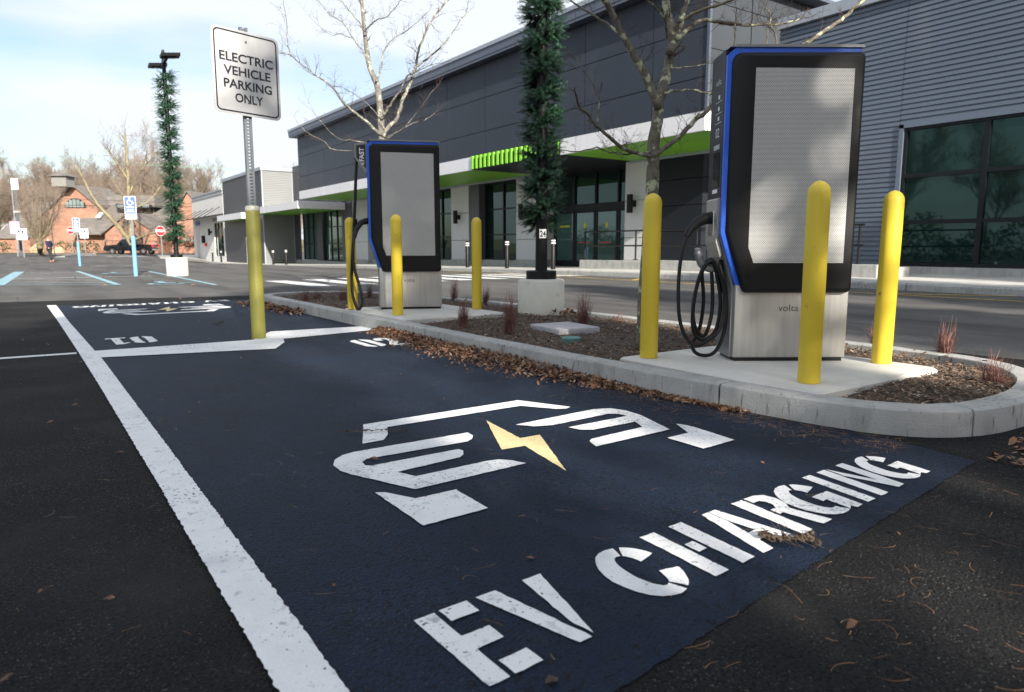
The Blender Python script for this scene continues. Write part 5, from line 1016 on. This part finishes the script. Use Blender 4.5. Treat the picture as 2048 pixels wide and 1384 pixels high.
# sycamore before the brick building, many-stemmed tree on the traffic island
def traced_tree(name, lb, base, depth, limbs, m, tm, tws, tl):
    t = thing(name, lb, 'tree', base); tb = MB(); lm = MB(); tw = MB()
    for i, (pts, r0, r1, dz) in enumerate(limbs):
        P = [dep(x, y, depth + dz*j/(len(pts)-1)) for j, (x, y) in enumerate(pts)]
        if i == 0: P[0] = Vector(base)
        Q = limb(tb if i == 0 else lm, P, r0, r1, 6, tl*.01)
        for j in range(2, len(Q)):
            for _ in range(tws):
                d = (Q[j]-Q[j-1]).normalized(); o = Vector((R.gauss(0,1), R.gauss(0,1), R.gauss(.3,.7))).normalized(); twig(tw, Q[j], d*.5+o*.8, tl*R.uniform(.5, 1.1), .02*tl/2, 2)
    tb.build('trunk', m, t, True, smooth='all'); lm.build('limbs', m, t, True, smooth='all'); tw.build('twigs', tm, t, True)
q = at(266, 505.5)
traced_tree('sycamore_tree', 'pale sycamore with long slanting limb before the brick building', q, 78, [([(266,506),(264,480),(262,440),(258,400),(256,350),(254,310),(250,270)], .38, .10, 0), ([(264,490),(250,470),(225,440),(200,415),(180,385),(168,360),(150,330)], .30, .08, -1), ([(264,482),(290,470),(320,462),(345,468),(375,474)], .14, .04, -2), ([(258,390),(275,350),(300,320),(320,300)], .12, .04, 2), ([(256,360),(230,320),(210,295)], .12, .04, -2), ([(262,420),(300,400),(330,360)], .12, .04, 1), ([(258,400),(238,380),(220,345)], .10, .03, 2)], sycbark, fartwig, 3, 2.6)
q = at(80, 506)
traced_tree('multi_stem_tree', 'many stemmed bare shrub tree on the traffic island', q, 62, [([(80,506),(80,495),(79,485),(78,476)], .28, .22, 0)] + [([(79+R.uniform(-4,4),484), (79+dx*.45, 465), (78+dx*.8, 440), (78+dx, 405+abs(dx)*.6), (78+dx*1.15, 380+abs(dx)*.7)], .13, .03, R.uniform(-2, 2)) for dx in (-36, -28, -20, -12, -5, 4, 12, 20, 28, 36)], mat('olive bark', (.17,.145,.08), .95, var=.3, scale=3), fartwig, 3, 1.5)

# bare trees and hedge along the left side of the lot, outside the picture: they mirror in the shop windows
for i in range(8):
    t = bpy.data.objects.new('bare_tree', None); COL.objects.link(t); t.location = (-24 - R.uniform(0, 10), 2 + 8*i + R.uniform(-1.5, 1.5), 0); f = R.uniform(.5, .8); t.scale = (f, f, f); t.rotation_euler = (0, 0, R.uniform(0, 6.28))
    tag(t, 'bare tree left of the frame, mirrored in the shop windows', 'tree', 'bare trees beside the lot')
    for mname, me in zip(('trunk', 'crown'), protos[i % 3]): o = bpy.data.objects.new(mname, me); COL.objects.link(o); o.parent = t
b = MB()
for i in range(11000):
    y = R.uniform(-2, 70); x = -22 + R.gauss(0, .8); z = R.random()**.8*(2.6 + .7*math.sin(y*.7) + .5*math.sin(y*1.9)); s_ = R.uniform(.08, .2); o = Vector((R.gauss(0,1), R.gauss(0,1), R.gauss(0,1))).normalized(); o2 = o.orthogonal().normalized(); c = Vector((x, y, max(.1, z))); b.add([c-o*s_, c+o2*s_*.6, c+o*s_, c-o2*s_*.6], [(0,1,2,3)])
tag(b.build('hedge', greenhedge), 'long dark hedge left of the frame, mirrored in the windows', 'hedge')
PINES = [(-9.0, -16.0, 12.5, 3.6, 900, 2.5, 0), (-3.3, -15.0, 11.3, 2.6, 620, 2.5, 0), (0.35, -17.0, 14.0, 2.4, 250, 10.9, -1.15), (4.3, -19.0, 13.5, 3.2, 760, 2.5, 0), (-13.5, -20.0, 14.0, 4.0, 900, 2.5, 0), (-1.5, -9.0, 5.2, 2.2, 380, 1.5, 0), (-0.1, -16.2, 11.4, 1.8, 220, 2.0, 0), (8.6, -20.0, 14.5, 3.6, 760, 2.5, 0), (13.0, -21.0, 15.0, 3.8, 760, 2.5, 0)]
PINE_LB = ['pine tree behind the camera, second from the left', 'pine tree behind the camera, shading the stalls', 'tall bare stemmed pine behind the camera, shading the chargers', 'pine tree behind the camera, right of the bare stemmed pine', 'leftmost pine tree behind the camera', 'low young pine tree nearest behind the camera', 'slim middle sized pine behind the camera', 'pine tree behind the camera, second from the right', 'rightmost pine tree behind the camera']
# ------------------------------------------------------------------ tall pines behind the camera that shade the stalls
def pine(lb, x, y, h, r, dens, z0, cdx, seed):
    rr = random.Random(seed); t = thing('pine_tree', lb, 'tree', (x, y, 0), 0, 'pines shading the stalls'); tb = MB(); tb.tube([(0,0,-.2),(.05,0,h*.4),(0,.05,h*.75),(0,0,h)], [.26,.2,.12,.03], 9); tb.build('trunk', bark, t, smooth='all')
    cr = MB()
    for i in range(dens):
        f = rr.random()**.8; z = z0 + (h-z0)*f; rad_ = r*(1-f)**.55*rr.uniform(.25, 1.0); a = rr.uniform(0, 6.28); c = Vector((cdx + math.cos(a)*rad_, math.sin(a)*rad_, z + rr.uniform(-.3, .3)))
        for _ in range(9):
            d = Vector((rr.gauss(0,1), rr.gauss(0,1), rr.gauss(0,.7))).normalized(); l = rr.uniform(.25, .55); s = d.orthogonal().normalized()*rr.uniform(.05, .11); p = c + Vector((rr.gauss(0,.22), rr.gauss(0,.22), rr.gauss(0,.18))); cr.add([p - s, p + s, p + d*l], [(0, 1, 2)])
    cr.build('crown', pinem, t)
for k, a in enumerate(PINES): pine(PINE_LB[k], *a, seed=40+k)
# ------------------------------------------------------------------ litter: leaves, pine needles, bark scraps
lf = MB()
def leaf(b, x, y, z, s, flat=.35):
    a = R.uniform(0, 6.28); u = Vector((math.cos(a), math.sin(a), R.gauss(0, flat))).normalized()*s; v = Vector((-math.sin(a), math.cos(a), R.gauss(0, flat))).normalized()*s*R.uniform(.35, .6); c = Vector((x, y, z)); cu = Vector((0, 0, s*R.uniform(.1, .45)))
    b.add([c - u, c - u*.2 - v + cu, c + u*.55 - v*.6 + cu*.6, c + u + cu*.3, c + u*.5 + v*.7 + cu, c - u*.25 + v + cu*.4], [(0, 1, 5), (1, 2, 4, 5), (2, 3, 4)])
def kx(y): return 2.82 if y > 4.4 else (2.82 + .02*(4.4-y) if y > 3.2 else 2.84 + .07*(3.2-y))
for i in range(5200):
    y = 2.1 + 4.2*R.random()**.8; w = .05 + .20*sm(2.2, 4.0, y)*(1 - .62*sm(4.8, 5.8, y)); e = abs(R.gauss(0, .5)); x = kx(y) - .01 - e*w*1.15; z = .012 + max(0, .05*sm(2.4, 4.0, y)*(1-e*1.1))*R.uniform(.4, 1.1)
    leaf(lf, x, y, z, (R.uniform(.006, .016) if R.random() < .8 else R.uniform(.015, .026)), .6)
for i in range(420):
    y = R.uniform(8.4, 10.6); x = 2.80 - abs(R.gauss(0, .14)); leaf(lf, x, y, .012 + R.uniform(0, .04), R.uniform(.02, .045), .5)
for i in range(200): leaf(lf, R.uniform(4.35, 5.0), R.uniform(1.6, 9.5), .115, R.uniform(.012, .03), .4)
for i in range(60): p = at(1060 + R.gauss(70, 14), 632 + R.gauss(0, 3), .1); leaf(lf, p.x, p.y, .12 + R.uniform(0, .04), R.uniform(.02, .04), .5)
for i in range(150): leaf(lf, R.uniform(3.0, 4.2), 1.02 + R.gauss(0, .05) + .1*(0), .012, R.uniform(.012, .03), .4)
for i in range(90): leaf(lf, R.uniform(-2.5, 2.8), R.uniform(.6, 9), .011, R.uniform(.008, .02), .2)
for i in range(160): leaf(lf, R.uniform(-8, 3), R.uniform(12, 40), .015, R.uniform(.02, .05), .2)
tag(lf.build('leaf_litter', leafm), 'dry brown leaves drifted along the island kerb', 'leaves', kind='stuff')
nd = MB()
def needle(b, x, y, z, l, w, curl):
    a = R.uniform(0, 6.28); pts = []; p = Vector((x, y, z))
    for i in range(6): pts.append(p.copy()); p = p + Vector((math.cos(a), math.sin(a), R.uniform(-.03, .035)))*l/5; a += curl
    for i in range(6): pts[i].z = max(.0105, pts[i].z)
    vs = []
    for i, q in enumerate(pts):
        t = (pts[min(5, i+1)] - pts[max(0, i-1)]).normalized(); s = Vector((-t.y, t.x, 0))*w*(1 - .5*i/5); vs += [q - s, q + s]
    b.add(vs, [(2*i, 2*i+1, 2*i+3, 2*i+2) for i in range(5)])
for i in range(450):
    x, y = R.uniform(-1.6, 2.8), .45 + 6.5*R.random()**1.7
    needle(nd, x, y, .013, R.uniform(.02, .075), R.uniform(.0005, .0010), R.gauss(0, .22))
for i in range(90):
    x, y = R.uniform(1.0, 3.4), R.uniform(.25, 1.12)
    if y < .82 + .09*x: needle(nd, x, y, .012, R.uniform(.02, .085), R.uniform(.0004, .0009), R.gauss(0, .25))
for i in range(1500):
    y = 1.35 + 4.9*R.random(); x = kx(y) - .03 - abs(R.gauss(0, .16)); needle(nd, x, y, .015 + R.uniform(0, .02), R.uniform(.03, .08), R.uniform(.0006, .0011), R.gauss(0, .2))
for i in range(160): needle(nd, R.uniform(3.2, 4.2), 1.05 + R.gauss(0, .05), .013, R.uniform(.03, .08), .0009, R.gauss(0, .2))
tag(nd.build('pine_needles', pineneedle), 'fallen pine needles scattered over the asphalt', 'needles', kind='stuff')
def scrap(lb, px, py, l, w, ang, n=14, needles=25):
    p = at(px, py); b = MB(); d = Vector((math.cos(ang), math.sin(ang), 0)); s = Vector((-d.y, d.x, 0))
    for i in range(n*5):                       # torn bark flakes heaped along a bent line
        f = R.uniform(-.5, .5); c = Vector((p.x, p.y, 0)) + d*l*f + s*(w*1.4*math.sin(f*5) + R.gauss(0, w*.35)) + Vector((0, 0, .013 + abs(R.gauss(0, w*.35))))
        u = (d*R.gauss(1, .5) + s*R.gauss(0, .7) + Vector((0, 0, R.gauss(0, .35)))).normalized()*R.uniform(.3, 1.0)*w; v = u.cross(Vector((R.gauss(0, .4), R.gauss(0, .4), 1))).normalized()*R.uniform(.12, .4)*w
        c.z = max(c.z, .013 + abs(u.z) + abs(v.z)); h = Vector((0, 0, w*.18)); b.add([c-u-v*.4, c-u*.2-v, c+u-v*.5, c+u*.8+v*.6, c+h, c-u*.6+v], [(0,1,4,5), (1,2,3,4), (4,3,5)])
    for i in range(needles):
        f = R.uniform(-.5, .5); q = Vector((p.x, p.y, 0)) + d*l*f; needle(b, q.x + R.gauss(0, w), q.y + R.gauss(0, w), .014 + R.uniform(0, .03), R.uniform(.04, .10), .0009, R.gauss(0, .15))
    o = b.build('bark_scrap', barkbit); tag(o, lb, 'bark', 'bark scraps on the stalls')
scrap('crumpled bark scrap lying on the letters of CHARGING', 1578, 1088, .15, .020, 1.9, 22); scrap('thin bark twig across the car symbol roof end', 745, 868, .30, .012, -.65, needles=10)
scrap('small curled bark scrap on the far stall', 435, 650, .16, .02, .4, 8, 2); scrap('curled bark strip lying in the leaf drift', 890, 706, .16, .02, 1.2, 10, 4); scrap('dark bark curl at the left end of the leaf drift', 805, 683, .22, .025, .9, 10, 4); scrap('bark strip in the middle of the leaf drift', 1080, 726, .2, .03, 2.2, 10, 6)
lf1 = MB(); pl_ = at(1703, 1262); a = .4
for (x, y, z) in ((0, 0, 0),): lf1.add([(-.022, 0, .012), (-.008, -.009, .016), (.012, -.007, .022), (.021, .004, .016), (.010, .011, .022), (-.006, .008, .014)], [(0, 1, 5), (1, 2, 4, 5), (2, 3, 4)])
o = lf1.build('fallen_leaf', leafm); o.location = (pl_.x, pl_.y, 0); tag(o, 'single curled brown leaf on the bare asphalt at lower right', 'leaf')
